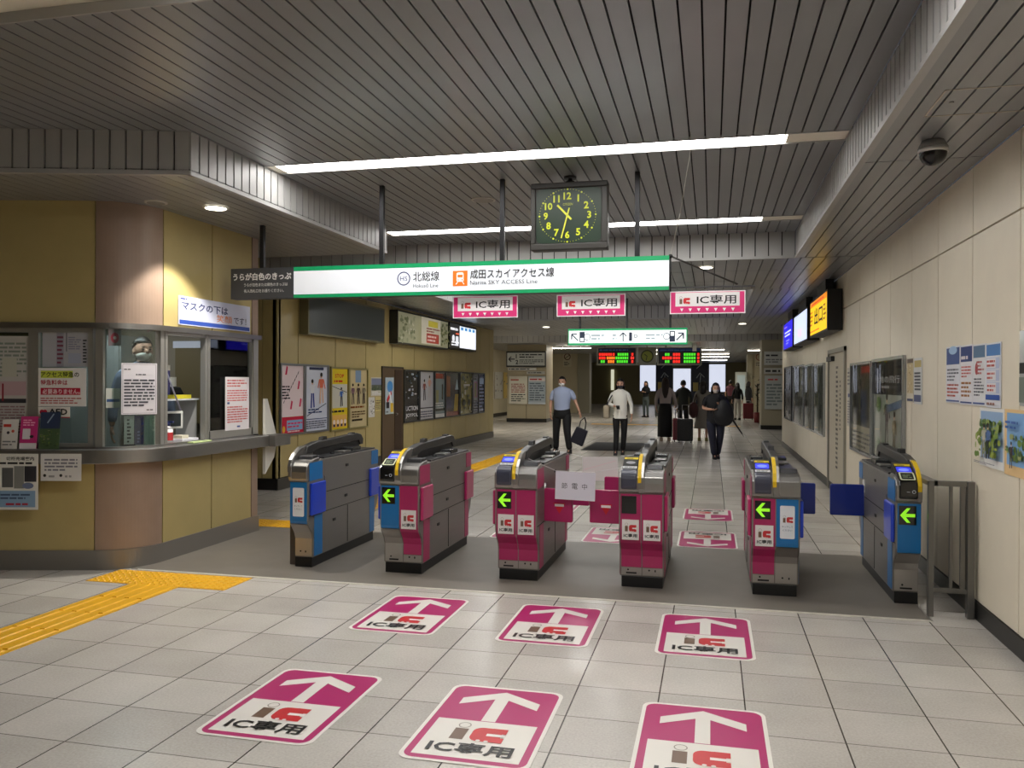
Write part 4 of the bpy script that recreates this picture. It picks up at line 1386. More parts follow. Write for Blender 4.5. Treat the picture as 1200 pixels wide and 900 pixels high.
wall_sheet('L', 'poster', 'pale poster with pink shapes and red strip below, nearest on the ochre wall', 10.69, 11.42, .755, 1.80, p_pink, (236, 236, 232), frame=ALU)
wall_sheet('L', 'poster', 'framed blue-white poster with two figures, right beside the one with pink shapes', 11.42, 12.22, .755, 1.80, p_blue, (200, 206, 220), frame=ALU)
wall_sheet('L', 'poster', 'yellow safety poster headed STOP on the ochre wall', 12.3, 12.98, .73, 1.78, p_stop, (226, 200, 40), frame=mat((150, 140, 90), .4, .4))
wall_sheet('L', 'poster', 'beige poster with three figures right of the yellow STOP poster', 12.99, 13.78, .73, 1.775, p_beige, (196, 180, 140), frame=mat((150, 140, 90), .4, .4))
wall_sheet('L', 'leaflet', 'small leaflet with a dark landscape picture, upper left of the brown door', 13.95, 14.45, 1.28, 1.62, lambda w, h: [('r', .02, h * .3, w - .02, h - .02, (90, 96, 84)), ('r', .02, h * .6, w - .02, h - .02, (120, 126, 150))] + foliage(.03, h * .32, w - .03, h * .5, 20, R_(5), [(60, 80, 50), (90, 100, 70), (160, 160, 150)]) + [('lines', .03, .02, w - .03, h * .25, 2, (230, 230, 230))], (200, 196, 180))
wall_sheet('L', 'leaflet', 'small black and white leaflet below the landscape one left of the brown door', 13.82, 14.12, .90, 1.26, lambda w, h: clutter(.02, .02, w - .02, h - .02, 26, R_(6), [(40, 40, 44), (230, 230, 230), (120, 120, 120)]), (206, 204, 196))
wall_sheet('L', 'leaflet', 'small yellowish leaflet with print, right of the black and white leaflet', 14.15, 14.42, 1.0, 1.26, lambda w, h: [('lines', .02, .03, w - .02, h - .05, 6, (90, 80, 60)), ('r', .05, h * .5, w - .05, h * .65, (150, 130, 80))], (196, 180, 120))
wall_sheet('L', 'poster', 'colourful narrow poster with red and blue figures on the brown door', 14.56, 14.98, .93, 1.62, lambda w, h: [('e', w * .55, h * .75, w * .35, h * .16, (70, 140, 200)), ('ln', [(w * .2, h * .35), (w * .7, h * .6)], .08, (210, 50, 40)), ('ln', [(w * .7, h * .3), (w * .5, h * .6)], .06, (230, 230, 230)), ('r', w * .1, h * .16, w * .45, h * .33, (30, 30, 40)), ('r', w * .6, h * .05, w * .95, h * .3, (220, 180, 40)), ('lines', .03, .02, w * .5, h * .1, 1, (40, 40, 40))], (176, 190, 196), off=.028)
# brown door
mb = MB(); M = frame_of((-5.955, 14.45, 0), (0, 1, 0), (0, 0, 1))
mb.box(0, 1.05, .02, 1.80, 0, .012, mat((92, 74, 52), .5), M=M)
mb.box(.62, .98, .02, 1.77, .013, .02, mat((60, 42, 28), .5), M=M)
for a in ((-.02, 0, 0, 1.83), (1.05, 1.08, 0, 1.83), (-.02, 1.08, 1.80, 1.83)):
    mb.box(a[0], a[1], a[2], a[3], 0, .02, mat((60, 52, 40), .5), M=M)
o = struct(mb.build('door_1'))
mb = MB(); mb.cyl((-5.93, 15.1, .92), (-5.89, 15.1, .92), .02, STEEL); mb.build('door_handle', o)

six = [
    ('black poster with two lines of white capitals, right of the brown door', 15.58, 16.45, (40, 42, 44),
     lambda w, h: clutter(.04, h * .45, w - .04, h - .06, 30, R_(8), [(150, 160, 170), (30, 40, 50), (90, 110, 130), (200, 200, 205)]) + [('t', w / 2, h * .22, h * .09, 'UCTION', (225, 225, 225), 'c', .02, w * .8), ('t', w / 2, h * .08, h * .09, 'JOYPOL', (225, 225, 225), 'c', .02, w * .8)]),
    ('pale poster with two printed people in the far poster row', 16.47, 17.40, (196, 196, 200),
     lambda w, h: figure(w * .35, h * .4, h * .42, (150, 90, 80), (70, 60, 70), R_(9)) + figure(w * .7, h * .45, h * .45, (220, 170, 150), (200, 190, 190), R_(10)) + [('lines', .06, .06, w - .06, h * .2, 3, (90, 90, 110)), ('ln', [(.05, h * .25), (w - .05, h * .25)], .02, (50, 50, 70))]),
    ('grey-blue poster with a red top block in the far poster row', 17.45, 18.20, (130, 146, 150),
     lambda w, h: [('r', w * .08, h * .84, w * .92, h * .95, (150, 60, 50)), ('r', w * .15, h * .3, w * .4, h * .6, (150, 150, 110)), ('r', w * .7, h * .4, w * .8, h * .72, (50, 54, 60)), ('r', .02, h * .16, w, h * .22, (40, 60, 60)), ('r', .02, .02, w, h * .1, (220, 222, 220)), ('lines', .05, h * .2, w - .05, h * .35, 3, (220, 222, 220))]),
    ('dark poster with a yellow streak and red foot in the far poster row', 18.22, 19.30, (66, 62, 66),
     lambda w, h: [('p', [(w * .6, h * .1), (w * .9, h * .1), (w * .95, h * .5), (w * .7, h * .5)], (190, 160, 50)), ('p', [(w * .7, h * .6), (w * .95, h * .6), (w * .85, h * .85)], (190, 215, 220)), ('r', .02, .02, w - .02, h * .12, (150, 50, 36)), ('r', w * .05, h * .2, w * .5, h * .4, (60, 64, 110)), ('r', .02, h * .45, w * .35, h * .9, (140, 90, 60))]),
    ('wide yellow-green poster under a glossy cover in the far poster row', 19.34, 20.40, (150, 142, 84),
     lambda w, h: foliage(.05, .05, w - .05, h - .05, 60, R_(11), [(120, 124, 70), (170, 160, 90), (90, 92, 60), (200, 196, 170)]) + [('e', w * .3, h * .3, .12, .08, (26, 26, 20)), ('e', w * .7, h * .3, .12, .08, (26, 26, 20)), ('ln', [(w * .25, h * .7), (w * .75, h * .7)], .05, (235, 232, 210))]),
    ('narrow grey poster with a pink column in the far poster row', 20.44, 21.0, (150, 152, 158),
     lambda w, h: [('r', w * .3, h * .4, w * .85, h * .78, (170, 120, 150)), ('r', w * .4, h * .42, w * .7, h * .75, (140, 140, 110)), ('lines', .04, h * .82, w - .04, h * .95, 2, (60, 60, 70)), ('lines', .04, .05, w - .04, h * .35, 5, (80, 84, 120))]),
    ('dark blue poster at the far right end of the row on the ochre wall', 21.02, 21.58, (60, 72, 110),
     lambda w, h: [('lines', .04, .05, w - .04, h - .1, 10, (170, 180, 210)), ('r', .04, h * .72, w - .04, h * .86, (170, 190, 220))])]
for lab, y0, y1, bk, fn in six:
    wall_sheet('L', 'poster', lab, y0, y1, .72, 1.785, fn, bk, frame=mat((72, 74, 74), .35, .6), coat=.6)

# unlit and lit boxes above
def wall_box(name, label, y0, y1, z0, z1, items, back, em, depth=.15, cat='sign', fr=(60, 62, 60)):
    t = thing(name, label, cat, (-5.959, (y0 + y1) / 2, z0))
    hl = (y1 - y0) / 2; h_ = z1 - z0
    mb = MB(); mb.box(0, depth, -hl - .03, hl + .03, -.03, h_ + .03, mat(fr, .45, .3)); mb.build('case', t, bevel=.004)
    M = frame_of((depth + .0005, -hl, 0), (0, 1, 0), (0, 0, 1))
    mb = MB(); paint(mb, M, hl * 2, h_, [('r', 0, 0, hl * 2, h_, back)] + items(hl * 2, h_), base=.001, step=.001, emit=em, rough=.3); mb.build('face', t)


wall_box('advertising_box', 'unlit blank grey advertising box high on the ochre wall, nearest of the boxes', 11.3, 14.2, 2.27, 2.84, lambda w, h: [], (66, 72, 70), 0, fr=(120, 114, 84))
wall_box('advertising_box', 'lit advertising box with cream panel and green plants high on the ochre wall', 14.85, 17.9, 2.3, 2.88,
         lambda w, h: foliage(.02, .03, w * .28, h - .05, 50, R_(12), [(96, 100, 70), (130, 132, 104), (170, 168, 146)]) + foliage(w * .76, .03, w - .05, h - .05, 40, R_(13), [(70, 78, 40), (100, 104, 60)]) +
         [('r', w * .34, .02, w * .74, h - .02, (196, 190, 168)), ('r', w * .48, h * .66, w * .68, h * .88, (196, 180, 60)), ('lines', w * .44, h * .45, w * .72, h * .64, 2, (140, 60, 50)), ('r', w * .44, h * .08, w * .7, h * .42, (170, 66, 52)), ('lines', w * .46, h * .12, w * .68, h * .38, 2, (220, 190, 180))], (150, 148, 120), .28, depth=.17)
wall_box('display_screen', 'white and black display screen right of the plant advert', 18.05, 20.2, 2.33, 2.88,
         lambda w, h: [('r', w * .35, .02, w - .02, h - .02, (236, 242, 250)), ('lines', .04, h * .7, w * .32, h * .9, 1, (230, 230, 235)), ('e', w * .12, h * .4, .1, .08, (220, 222, 228)), ('r', w * .2, h * .1, w * .3, h * .5, (215, 218, 225)), ('lines', w * .05, h * .08, w * .33, h * .3, 2, (235, 235, 240)), ('r', w * .2, h * .58, w * .32, h * .64, (220, 90, 60))] +
         [('r', w * (.38 + .15 * k), h * .8, w * (.48 + .15 * k), h * .93, (70, 130, 180)) for k in range(4)], (24, 24, 28), .85, depth=.17, cat='screen', fr=(20, 20, 22))

# right wall
def p_photo(w, h):
    r = R_(20)
    return [('r', .02, h * .14, w - .02, h - .02, (150, 180, 214))] + foliage(.03, h * .6, w - .03, h * .78, 40, r, [(110, 140, 60), (80, 116, 50), (150, 170, 90)]) + foliage(.03, h * .2, w - .03, h * .6, 50, r, [(130, 150, 60), (110, 140, 60), (160, 176, 80)]) + figure(w * .62, h * .16, h * .6, (80, 110, 160), (30, 34, 46), r) + figure(w * .48, h * .17, h * .58, (190, 186, 170), (150, 146, 130), r) + [('lines', .03, .02, w - .03, h * .1, 2, (120, 120, 130))]


wall_sheet('R', 'notice', 'blue and white notice with dark blue head, leftmost of the four sheet strip', 6.41, 6.76, 1.405, 1.812, lambda w, h: [('r', .01, h * .68, w - .01, h - .01, (60, 84, 140)), ('e', w * .5, h * .93, w * .3, .03, (170, 200, 230)), ('lines', .03, h * .38, w - .03, h * .62, 4, (100, 100, 110)), ('lines', .03, h * .1, w - .03, h * .35, 4, (190, 80, 60)), ('r', .01, .01, w - .01, h * .05, (60, 84, 150))], (226, 226, 232), off=.001)
wall_sheet('R', 'notice', 'notice with dark blue head and red print, second of the four sheet strip', 6.12, 6.40, 1.40, 1.808, lambda w, h: [('r', .01, h * .72, w - .01, h - .01, (44, 64, 124)), ('lines', .02, h * .74, w - .02, h * .85, 1, (230, 220, 220)), ('lines', .03, h * .45, w - .03, h * .66, 4, (200, 90, 80)), ('lines', .03, h * .12, w - .03, h * .4, 4, (170, 110, 50)), ('r', .01, .01, w - .01, h * .05, (60, 84, 150))], (228, 226, 230), off=.001)
wall_sheet('R', 'notice', 'notice with green-blue photo head and red icons, third of the four sheet strip', 5.85, 6.11, 1.40, 1.802, lambda w, h: [('r', .01, h * .78, w - .01, h - .01, (90, 120, 150)), ('e', w * .3, h * .6, .03, .04, (170, 50, 60)), ('lines', w * .3, h * .5, w - .03, h * .74, 4, (180, 90, 90)), ('lines', .03, h * .15, w - .03, h * .46, 6, (90, 90, 100)), ('r', .01, .01, w - .01, h * .05, (60, 84, 150))], (224, 224, 226), off=.001)
wall_sheet('R', 'notice', 'notice with three boxed entries and a blue foot, rightmost of the four sheet strip', 5.56, 5.84, 1.395, 1.798, lambda w, h: [('r', .01, h * .8, w - .01, h - .01, (80, 130, 190))] + sum([[('r', .02, h * (.22 + .19 * k), w - .02, h * (.39 + .19 * k), (190, 200, 225)), ('r', .025, h * (.23 + .19 * k), w * .7, h * (.38 + .19 * k), (232, 230, 232)), ('lines', .03, h * (.24 + .19 * k), w * .66, h * (.37 + .19 * k), 2, (190, 80, 70))] for k in range(3)], []) + [('r', .01, h * .12, w - .01, h * .2, (40, 80, 160)), ('lines', .03, .01, w - .03, h * .1, 1, (160, 120, 110))], (226, 228, 234), off=.001)
wall_sheet('R', 'poster', 'outdoor photo poster of two people in greenery on the near right wall', 5.50, 5.96, 1.02, 1.39, p_photo, (236, 234, 230))
wall_sheet('R', 'poster', 'orange edged outdoor photo poster below the brochure holder', 5.02, 5.49, 1.01, 1.395, lambda w, h: [('r', .04, .06, w - .02, h - .02, (130, 175, 220))] + foliage(.06, h * .25, w - .05, h * .6, 40, R_(22), [(110, 140, 60), (70, 100, 60), (160, 170, 110)]) + figure(w * .35, h * .12, h * .4, (60, 50, 50), (40, 40, 50), R_(23)) + [('lines', w * .15, h * .7, w * .6, h * .85, 2, (60, 100, 170))], (232, 196, 140))
# clear folder rack at the frame edge
t = thing('brochure_holder', 'clear brochure holder with grey papers on the right wall at the photo edge', 'holder', (1.7, 5.08, 1.42))
mb = MB(); mb.box(-.03, -.003, -.09, .1, 0, .42, mat((206, 206, 204), .2, coat=.6)); mb.build('tray', t, bevel=.004)
mb = MB(); mb.box(-.033, -.031, -.08, .09, .18, .24, BLACK); mb.box(-.034, -.031, -.08, .09, .02, .16, mat((110, 120, 110), .4)); mb.build('paper', t)

def p_station(w, h):
    return [('r', .04, h * .66, w - .04, h - .04, (58, 56, 54)), ('t', w * .06, h * .76, h * .07, '台地の飛行', (190, 190, 188), 'l', .01, w * .8), ('lines', w * .3, h * .7, w * .7, h * .75, 1, (190, 190, 186)), ('r', .04, .04, w - .04, h * .65, (176, 178, 166))] + figure(w * .48, h * .12, h * .55, (90, 50, 70), (60, 36, 40), R_(30)) + figure(w * .72, h * .1, h * .4, (150, 130, 90), (140, 120, 80), R_(31)) + [('p', [(w * .5, h * .48), (w * .95, h * .55), (w * .95, h * .62), (w * .5, h * .55)], (80, 110, 150)), ('e', w * .22, h * .55, .1, .08, (120, 160, 80)), ('e', w * .2, h * .15, .1, .08, (110, 150, 80)), ('r', w * .6, .05, w - .05, h * .15, (110, 140, 170))]


wall_sheet('R', 'poster', 'framed poster with dark head and costumed figures behind the rightmost gate', 8.10, 9.60, .75, 1.80, p_station, (60, 60, 62), frame=ACR, coat=.4)
wall_sheet('R', 'poster', 'tall framed poster with a bulging shiny cover right of the white door', 9.66, 11.04, .73, 1.79, lambda w, h: [('r', .04, h * .3, w - .04, h - .04, (92, 90, 72)), ('r', w * .15, h * .35, w * .35, h * .9, (60, 60, 66)), ('r', w * .5, h * .3, w * .75, h * .7, (60, 74, 104)), ('e', w * .6, h * .75, .1, .07, (110, 96, 84)), ('r', .04, .04, w - .04, h * .3, (176, 170, 150)), ('r', w * .5, h * .88, w * .9, h * .95, (190, 60, 50)), ('lines', .08, .06, w - .1, h * .25, 4, (90, 90, 84))], (80, 80, 76), frame=ACR, coat=.4)
wall_sheet('R', 'notice', 'narrow beige photo notice right of the dark headed framed poster', 7.80, 8.04, 1.38, 1.77, lambda w, h: [('r', .01, h * .2, w - .01, h * .88, (196, 176, 130)), ('r', .01, h * .88, w - .01, h - .01, (90, 70, 50)), ('r', .01, .01, w - .01, h * .08, (50, 60, 100))] + clutter(.02, h * .2, w - .03, h * .85, 14, R_(33), [(150, 120, 80), (226, 216, 190)]), (214, 206, 186))
wall_sheet('R', 'notice', 'narrow black and white notice, right of the narrow beige photo notice', 7.50, 7.78, 1.37, 1.76, lambda w, h: [('r', .02, h * .8, w - .02, h - .02, (190, 170, 100))] + [('r', .03, h * (.3 + .07 * k), w - .04, h * (.34 + .07 * k), (50, 54, 60)) for k in range(6)] + [('r', .02, .02, w - .02, h * .2, (70, 80, 120))], (216, 216, 214))
wall_sheet('R', 'notice', 'narrow notice with a blue mark between the white door and the shiny framed poster', 11.08, 11.4, 1.0, 1.74, lambda w, h: [('lines', .03, h * .05, w - .03, h * .45, 9, (110, 110, 120)), ('r', w * .2, h * .5, w * .7, h * .56, (40, 50, 110)), ('lines', .03, h * .7, w - .03, h * .95, 4, (90, 90, 90))], (200, 196, 184))
wall_sheet('R', 'poster', 'framed poster with a bulging shiny cover, just beyond the white door', 13.55, 15.0, .72, 1.86, lambda w, h: [('r', w * .1, h * .1, w * .45, h * .95, (90, 96, 84)), ('r', w * .5, h * .1, w * .92, h * .95, (56, 60, 60)), ('lines', w * .1, .08, w * .9, h * .2, 4, (150, 150, 140))], (150, 150, 140), frame=ACR, coat=.4)
wall_sheet('R', 'poster', 'framed grey poster, second one beyond the white door', 15.05, 16.5, .72, 1.88, lambda w, h: clutter(.05, .05, w - .05, h - .05, 40, R_(35), [(100, 104, 100), (150, 152, 148), (60, 62, 64), (170, 160, 130)]), (130, 130, 124), frame=ACR, coat=.4)
wall_sheet('R', 'poster', 'framed crowded pale poster, third one beyond the white door', 16.55, 18.6, .72, 1.90, lambda w, h: clutter(.05, .05, w - .05, h - .05, 50, R_(36), [(120, 124, 120), (170, 170, 166), (80, 82, 84)]), (160, 160, 154), frame=ACR, coat=.4)
wall_sheet('R', 'poster', 'dark framed poster farthest along the right wall', 18.9, 20.7, .72, 1.92, lambda w, h: clutter(.05, .05, w - .05, h - .05, 40, R_(37), [(60, 62, 60), (110, 112, 110), (140, 140, 130)]), (90, 90, 88), frame=mat((40, 40, 42), .35, .5))
# white door in the right wall
mb = MB(); M = frame_of((1.702, 13.125, 0), (0, -1, 0), (0, 0, 1)); wd = 13.125 - 11.516
DR = mat((196, 188, 168), .45)
mb.box(.06, wd - .06, .01, 1.96, 0, .01, DR, M=M)
for a in ((0, .06, 0, 2.03), (wd - .06, wd, 0, 2.03), (0, wd, 1.97, 2.03)):
    mb.box(a[0], a[1], a[2], a[3], 0, .03, mat((150, 146, 134), .4, .3), M=M)
mb.box(.062, .075, .01, 1.96, .01, .012, GAP, M=M)
o = struct(mb.build('door_2'))
mb = MB(); mb.box(.1, .6, 1.86, 1.93, .012, .06, DARKSTEEL, M=M); mb.build('door_closer', o, bevel=.005)
for q in (('lines', .75, .35, .95, 1.8, 22, (70, 64, 58)), ('lines', 1.1, .9, 1.2, 1.6, 12, (60, 56, 50))):
    mb = MB(); paint(mb, M, 1, 1, [q], base=.012); mb.build('lettering', o)

# booth upper poster
sheet('banner_sign', 'white and blue banner マスクの下は 笑顔です above the ticket office windows', 'sign', (-4.545, 6.40, 2.035), (0, 1, 0), (0, 0, 1), 1.155, .255,
      [('r', .01, .008, 1.145, .045, (52, 84, 178)), ('t', .04, .135, .075, 'マスクの下は', (36, 50, 110), 'l', .02, .72), ('t', .57, .06, .07, '笑顔', (226, 130, 60), 'l', .004, .26), ('t', .86, .06, .07, 'です！', (36, 46, 90), 'l', .01, .22), ('lines', .02, .22, .16, .245, 1, (60, 70, 150))], th=.008, back=(214, 218, 240))


# sheets on the office front wall (s along the wall, z)
def fsheet(name, label, s0, s1, z0, z1, items, back, off=.006, th=.003, cat='notice', tilt=0):
    o = A_ + dA * s0 + n1 * off
    return sheet(name, label, cat, (o.x, o.y, z0), dA, (0, 0, 1), s1 - s0, z1 - z0, items(s1 - s0, z1 - z0) if callable(items) else items, th=th, back=back)


fsheet('notice', 'white notice アクセス特急の with yellow and red bands in the ticket office window', -.455, -.07, 1.33, 1.64,
       lambda w, h: [('r', .02, h * .74, w * .72, h * .93, (196, 206, 70)), ('t', .02, h * .76, .045, 'アクセス特急の', (26, 40, 30), 'l', .02, w * .8), ('t', .02, h * .55, .045, '特急料金は', (170, 40, 60), 'l', .02, w * .56), ('r', .02, h * .30, w * .88, h * .48, (180, 30, 60)), ('t', .035, h * .32, .042, '必要ありません。', (240, 220, 225), 'l', .02, w * .78), ('lines', .02, h * .06, w * .9, h * .24, 3, (180, 90, 90))], (226, 224, 222))
fsheet('sign', 'small AED sign with a red heart in the ticket office window', -.455, -.2, 1.235, 1.325, lambda w, h: [('r', 0, 0, w, h * .1, (190, 30, 50)), ('e', .03, h * .55, .018, .018, (190, 30, 60)), ('e', .055, h * .55, .018, .018, (190, 30, 60)), ('p', [(.014, h * .5), (.07, h * .5), (.043, h * .15)], (190, 30, 60)), ('t', .085, h * .28, .05, 'AED', (20, 20, 22), 'l', .03, .15)], (226, 222, 216), cat='sign')
fsheet('fare_table', 'grey printed fare sheets covering the upper left of the ticket office window', -.44, -.06, 1.65, 1.93, lambda w, h: [('r', w * .5, h * .45, w * .52, h, (90, 90, 100)), ('r', w * .3, 0, w * .45, h, (150, 150, 160)), ('lines', w * .31, .02, w * .44, h - .02, 7, (120, 60, 80)), ('lines', w * .55, h * .5, w * .82, h - .03, 6, (130, 130, 150)), ('r', w * .55, .03, w * .82, h * .4, (160, 166, 186)), ('lines', w * .86, .03, w * .94, h - .05, 8, (50, 50, 56))], (172, 172, 178), off=-.027, th=.002)
fsheet('poster', 'large pale window poster left of the アクセス特急 notice, with a dark red table', -1.0, -.53, 1.02, 1.9, lambda w, h: [('lines', .04, h * .62, w - .04, h * .95, 9, (130, 140, 130)), ('r', w * .5, h * .62, w * .75, h * .8, (190, 190, 176)), ('r', .02, h * .45, w - .04, h * .58, (190, 160, 166)), ('r', .02, h * .38, w - .04, h * .42, (50, 50, 56)), ('r', w * .5, h * .4, w * .53, h * .56, (140, 30, 50)), ('lines', .03, h * .1, w - .05, h * .36, 10, (150, 120, 124))], (190, 188, 184), off=-.027, th=.002, cat='poster')
fsheet('notice', 'grey poster with a ticket machine picture taped below the counter', -.70, -.385, .51, .955, lambda w, h: [('t', w * .2, h * .88, .03, '切符売場案内', (20, 20, 20), 'l', .02, w * .7), ('lines', .01, h * .8, w - .02, h * .87, 1, (20, 20, 20)), ('r', w * .1, h * .4, w * .38, h * .75, (90, 90, 90)), ('r', w * .4, h * .38, w * .65, h * .78, (130, 130, 126)), ('r', w * .66, h * .5, w * .96, h * .78, (50, 50, 56)), ('e', w * .75, h * .43, .045, .025, (110, 120, 150)), ('r', .01, .02, w - .02, h * .34, (130, 160, 190)), ('lines', .02, h * .18, w * .8, h * .3, 2, (60, 80, 110)), ('lines', w * .2, .03, w * .8, h * .14, 1, (170, 40, 60))], (222, 220, 212), off=.133)
fsheet('notice', 'small white two column notice taped below the counter, right of the grey poster', -.365, -.045, .74, .955, lambda w, h: [('lines', .03, h * .35, w - .03, h * .85, 4, (120, 120, 130)), ('e', w * .1, h * .2, .012, .012, (40, 40, 40)), ('e', w * .5, h * .2, .012, .012, (40, 40, 40)), ('lines', w * .2, h * .1, w * .45, h * .25, 1, (150, 150, 150)), ('lines', w * .6, h * .1, w * .9, h * .25, 1, (150, 150, 150))], (216, 214, 212), off=.133)
# brochures standing on the counter against the window
for s0, s1, z1, tl, fn, bk in ((-.715, -.59, 1.225, 'white brochure with red print standing on the counter, leftmost of three', lambda w, h: [('lines', .01, h * .7, w - .01, h * .9, 1, (190, 60, 50)), ('e', w * .4, h * .55, .012, .012, (40, 40, 50)), ('e', w * .7, h * .6, .012, .012, (200, 80, 60)), ('lines', .01, h * .1, w - .01, h * .3, 2, (120, 120, 120))], (216, 212, 206)),
                               (-.57, -.435, 1.25, 'magenta brochure standing on the counter, middle of three', lambda w, h: [('r', .02, h * .3, w * .6, h * .62, (220, 214, 220)), ('r', 0, 0, w, h * .18, (226, 220, 220)), ('lines', .02, h * .7, w - .02, h * .92, 3, (240, 170, 200)), ('e', w * .7, h * .38, .016, .012, (40, 30, 40))], (196, 50, 120)),
                               (-.415, -.255, 1.285, 'green and dark blue landscape brochure standing on the counter, rightmost of three', lambda w, h: [('r', 0, h * .55, w, h, (44, 56, 84))] + foliage(.01, .02, w - .01, h * .5, 30, R_(40), [(84, 104, 50), (110, 130, 60), (50, 66, 40), (120, 120, 90)]) + [('ln', [(w * .4, h * .7), (w * .7, h * .95)], .01, (150, 170, 190))], (70, 90, 60))):
    o = A_ + dA * s0 + n1 * .07
    sheet('brochure', tl, 'brochure', (o.x, o.y, .988), dA, (-n1 * .12 + Vector((0, 0, 1))), s1 - s0, z1 - .988, fn(s1 - s0, z1 - .988), th=.006, back=bk)
# corner window notice: flat sheet behind/at the curve
def csheet(name, label, px0, px1, py0, py1, items, back, off, cat='notice'):
    """sheet standing tangent to the rounded window, at radius + off"""
    am = (math.atan2(n1.y, n1.x)) / 2
    nn = Vector((math.cos(am), math.sin(am), 0)); tt = Vector((-nn.y, nn.x, 0))
    base = cc + nn * (.426 + off)
    # intersect the pixel rays with the plane
    def hit(px, py):
        q = at(px, py, y=5.0); d = q - Vector((0, 0, CAM_H)); t_ = (base - Vector((0, 0, CAM_H))).dot(nn) / d.dot(nn)
        return Vector((0, 0, CAM_H)) + d * t_
    a, b = hit(px0, py1), hit(px1, py0)
    w_, h_ = (b - a).dot(tt), b.z - a.z
    return sheet(name, label, cat, a, tt, (0, 0, 1), w_, h_, items(w_, h_), th=.003, back=back)


csheet('notice', 'large white boxed text notice on the rounded corner window', 142, 184, 426, 486, lambda w, h: [('ln', [(.01, .01), (w - .01, .01), (w - .01, h - .01), (.01, h - .01), (.01, .01)], .002, (60, 60, 70)), ('lines', .02, h * .86, w * .3, h * .9, 1, (50, 50, 60)), ('lines', w * .4, h * .76, w * .75, h * .8, 1, (50, 50, 60)), ('lines', .02, h * .15, w - .02, h * .7, 9, (60, 60, 70)), ('lines', w * .7, h * .07, w - .02, h * .11, 1, (60, 60, 70))], (226, 222, 228), .012)
csheet('notice', 'small pale card with a blue line inside the rounded corner window', 124, 141, 455, 478, lambda w, h: [('r', .005, h * .3, w - .005, h * .45, (40, 80, 130))], (190, 194, 186), -.06)
csheet('notice', 'red and white round mark sticker high in the rounded corner window', 127, 142, 385, 405, lambda w, h: [('e', w / 2, h * .45, w * .32, h * .3, (176, 50, 76)), ('e', w / 2, h * .45, w * .12, h * .1, (230, 220, 220))], (150, 140, 146), -.06)
csheet('folder', 'white binder with black title standing behind the corner window', 145, 157, 487, 521, lambda w, h: [('lines', w * .3, .01, w * .7, h - .02, 7, (40, 40, 50))], (222, 222, 220), -.09, 'folder')
csheet('folder', 'dark blue binder standing behind the corner window', 157.5, 168, 487, 521, lambda w, h: [('lines', w * .3, .01, w * .6, h * .5, 4, (130, 140, 200))], (34, 40, 110), -.09, 'folder')
csheet('folder', 'pale green binder standing behind the corner window', 169, 182, 487, 521, lambda w, h: [('r', w * .4, 0, w * .45, h, (140, 150, 150))], (176, 186, 176), -.09, 'folder')
# notice on the sliding window
q0, q1 = at(263, 505, x=-4.555), at(291, 433, x=-4.555)
sheet('notice', 'tall white notice with red and black print on the sliding office window', 'notice', (-4.549, q0.y, q0.z), (0, 1, 0), (0, 0, 1), q1.y - q0.y, .52,
      [('lines', .03, .42, q1.y - q0.y - .03, .5, 3, (200, 80, 80)), ('lines', .03, .28, q1.y - q0.y - .03, .40, 5, (210, 100, 100)), ('r', .03, .255, .07, .275, (60, 80, 140)), ('lines', .03, .07, q1.y - q0.y - .03, .24, 7, (200, 90, 90)), ('lines', .2, .02, .3, .05, 1, (60, 80, 150))], th=.003, back=(230, 224, 226))

# ------------------------------------------------------------------ inside the office
mb = MB(); mb.box(-5.02, -4.75, 6.42, 7.5, .86, .90, mat((150, 146, 136), .5)); mb.box(-5.0, -4.78, 6.44, 6.48, .155, .86, mat((120, 116, 108), .5)); mb.box(-5.0, -4.78, 7.44, 7.48, .155, .86, mat((120, 116, 108), .5))
tag(mb.build('desk'), 'narrow grey desk inside the ticket office behind the open window', 'desk')
mb = MB(); mb.box(-7.9, -4.74, 6.2, 7.62, 0, .15, mat((90, 88, 84), .6)); struct(mb.build('floor_office'))
t = thing('shelf', 'small two level steel shelf inside the open office window', 'shelf', (-4.90, 6.68, .90))
for y in (-.24, .33):
    mb = MB(); mb.box(-.10, .12, y, y + .012, 0, .46, mat((190, 190, 190), .4)); mb.build('side', t)
mb = MB(); mb.box(-.12, .14, -.25, .35, .46, .475, mat((222, 224, 228), .4)); mb.build('shelf_board', t)
mb = MB(); mb.box(-.05, .05, -.12, .12, 0, .035, mat((232, 220, 60), .5)); o = mb.build('box'); o.location = (-4.82, 6.80, 1.376)
tag(o, 'flat bright yellow box on the steel shelf in the open office window', 'box')
mb = MB(); mb.box(-.06, .06, -.15, .15, 0, .26, mat((66, 66, 130), .5)); mb.box(-.061, .061, -.151, .151, .26, .31, mat((206, 200, 190), .5))
o = mb.build('carton'); o.location = (-4.95, 6.62, 1.376); tag(o, 'dark blue carton with a pale top band in the open office window', 'box')
mb = MB(); mb.box(-.05, .05, -.09, .09, 0, .05, BLACK); mb.prism([(-.05, .05), (.05, .05), (.02, .10), (-.05, .12)], -.085, .085, mat((34, 36, 38), .4), 'y'); mb.box(-.04, -.0, -.05, .05, .11, .2, WHITE)
o = mb.build('printer'); o.location = (-4.95, 6.90, 1.376); tag(o, 'small black receipt printer with white paper in the open office window', 'printer')
t = thing('monitor', 'small white framed monitor on the desk in the open office window', 'monitor', (-4.84, 6.72, .90), rz=math.radians(-25))
mb = MB(); mb.box(-.012, .012, -.11, .11, .20, .36, mat((215, 215, 210), .4)); mb.build('frame', t, bevel=.005)
mb = MB(); mb.box(.0125, .014, -.088, .088, .22, .34, mat((44, 48, 52), .2)); mb.build('screen', t)
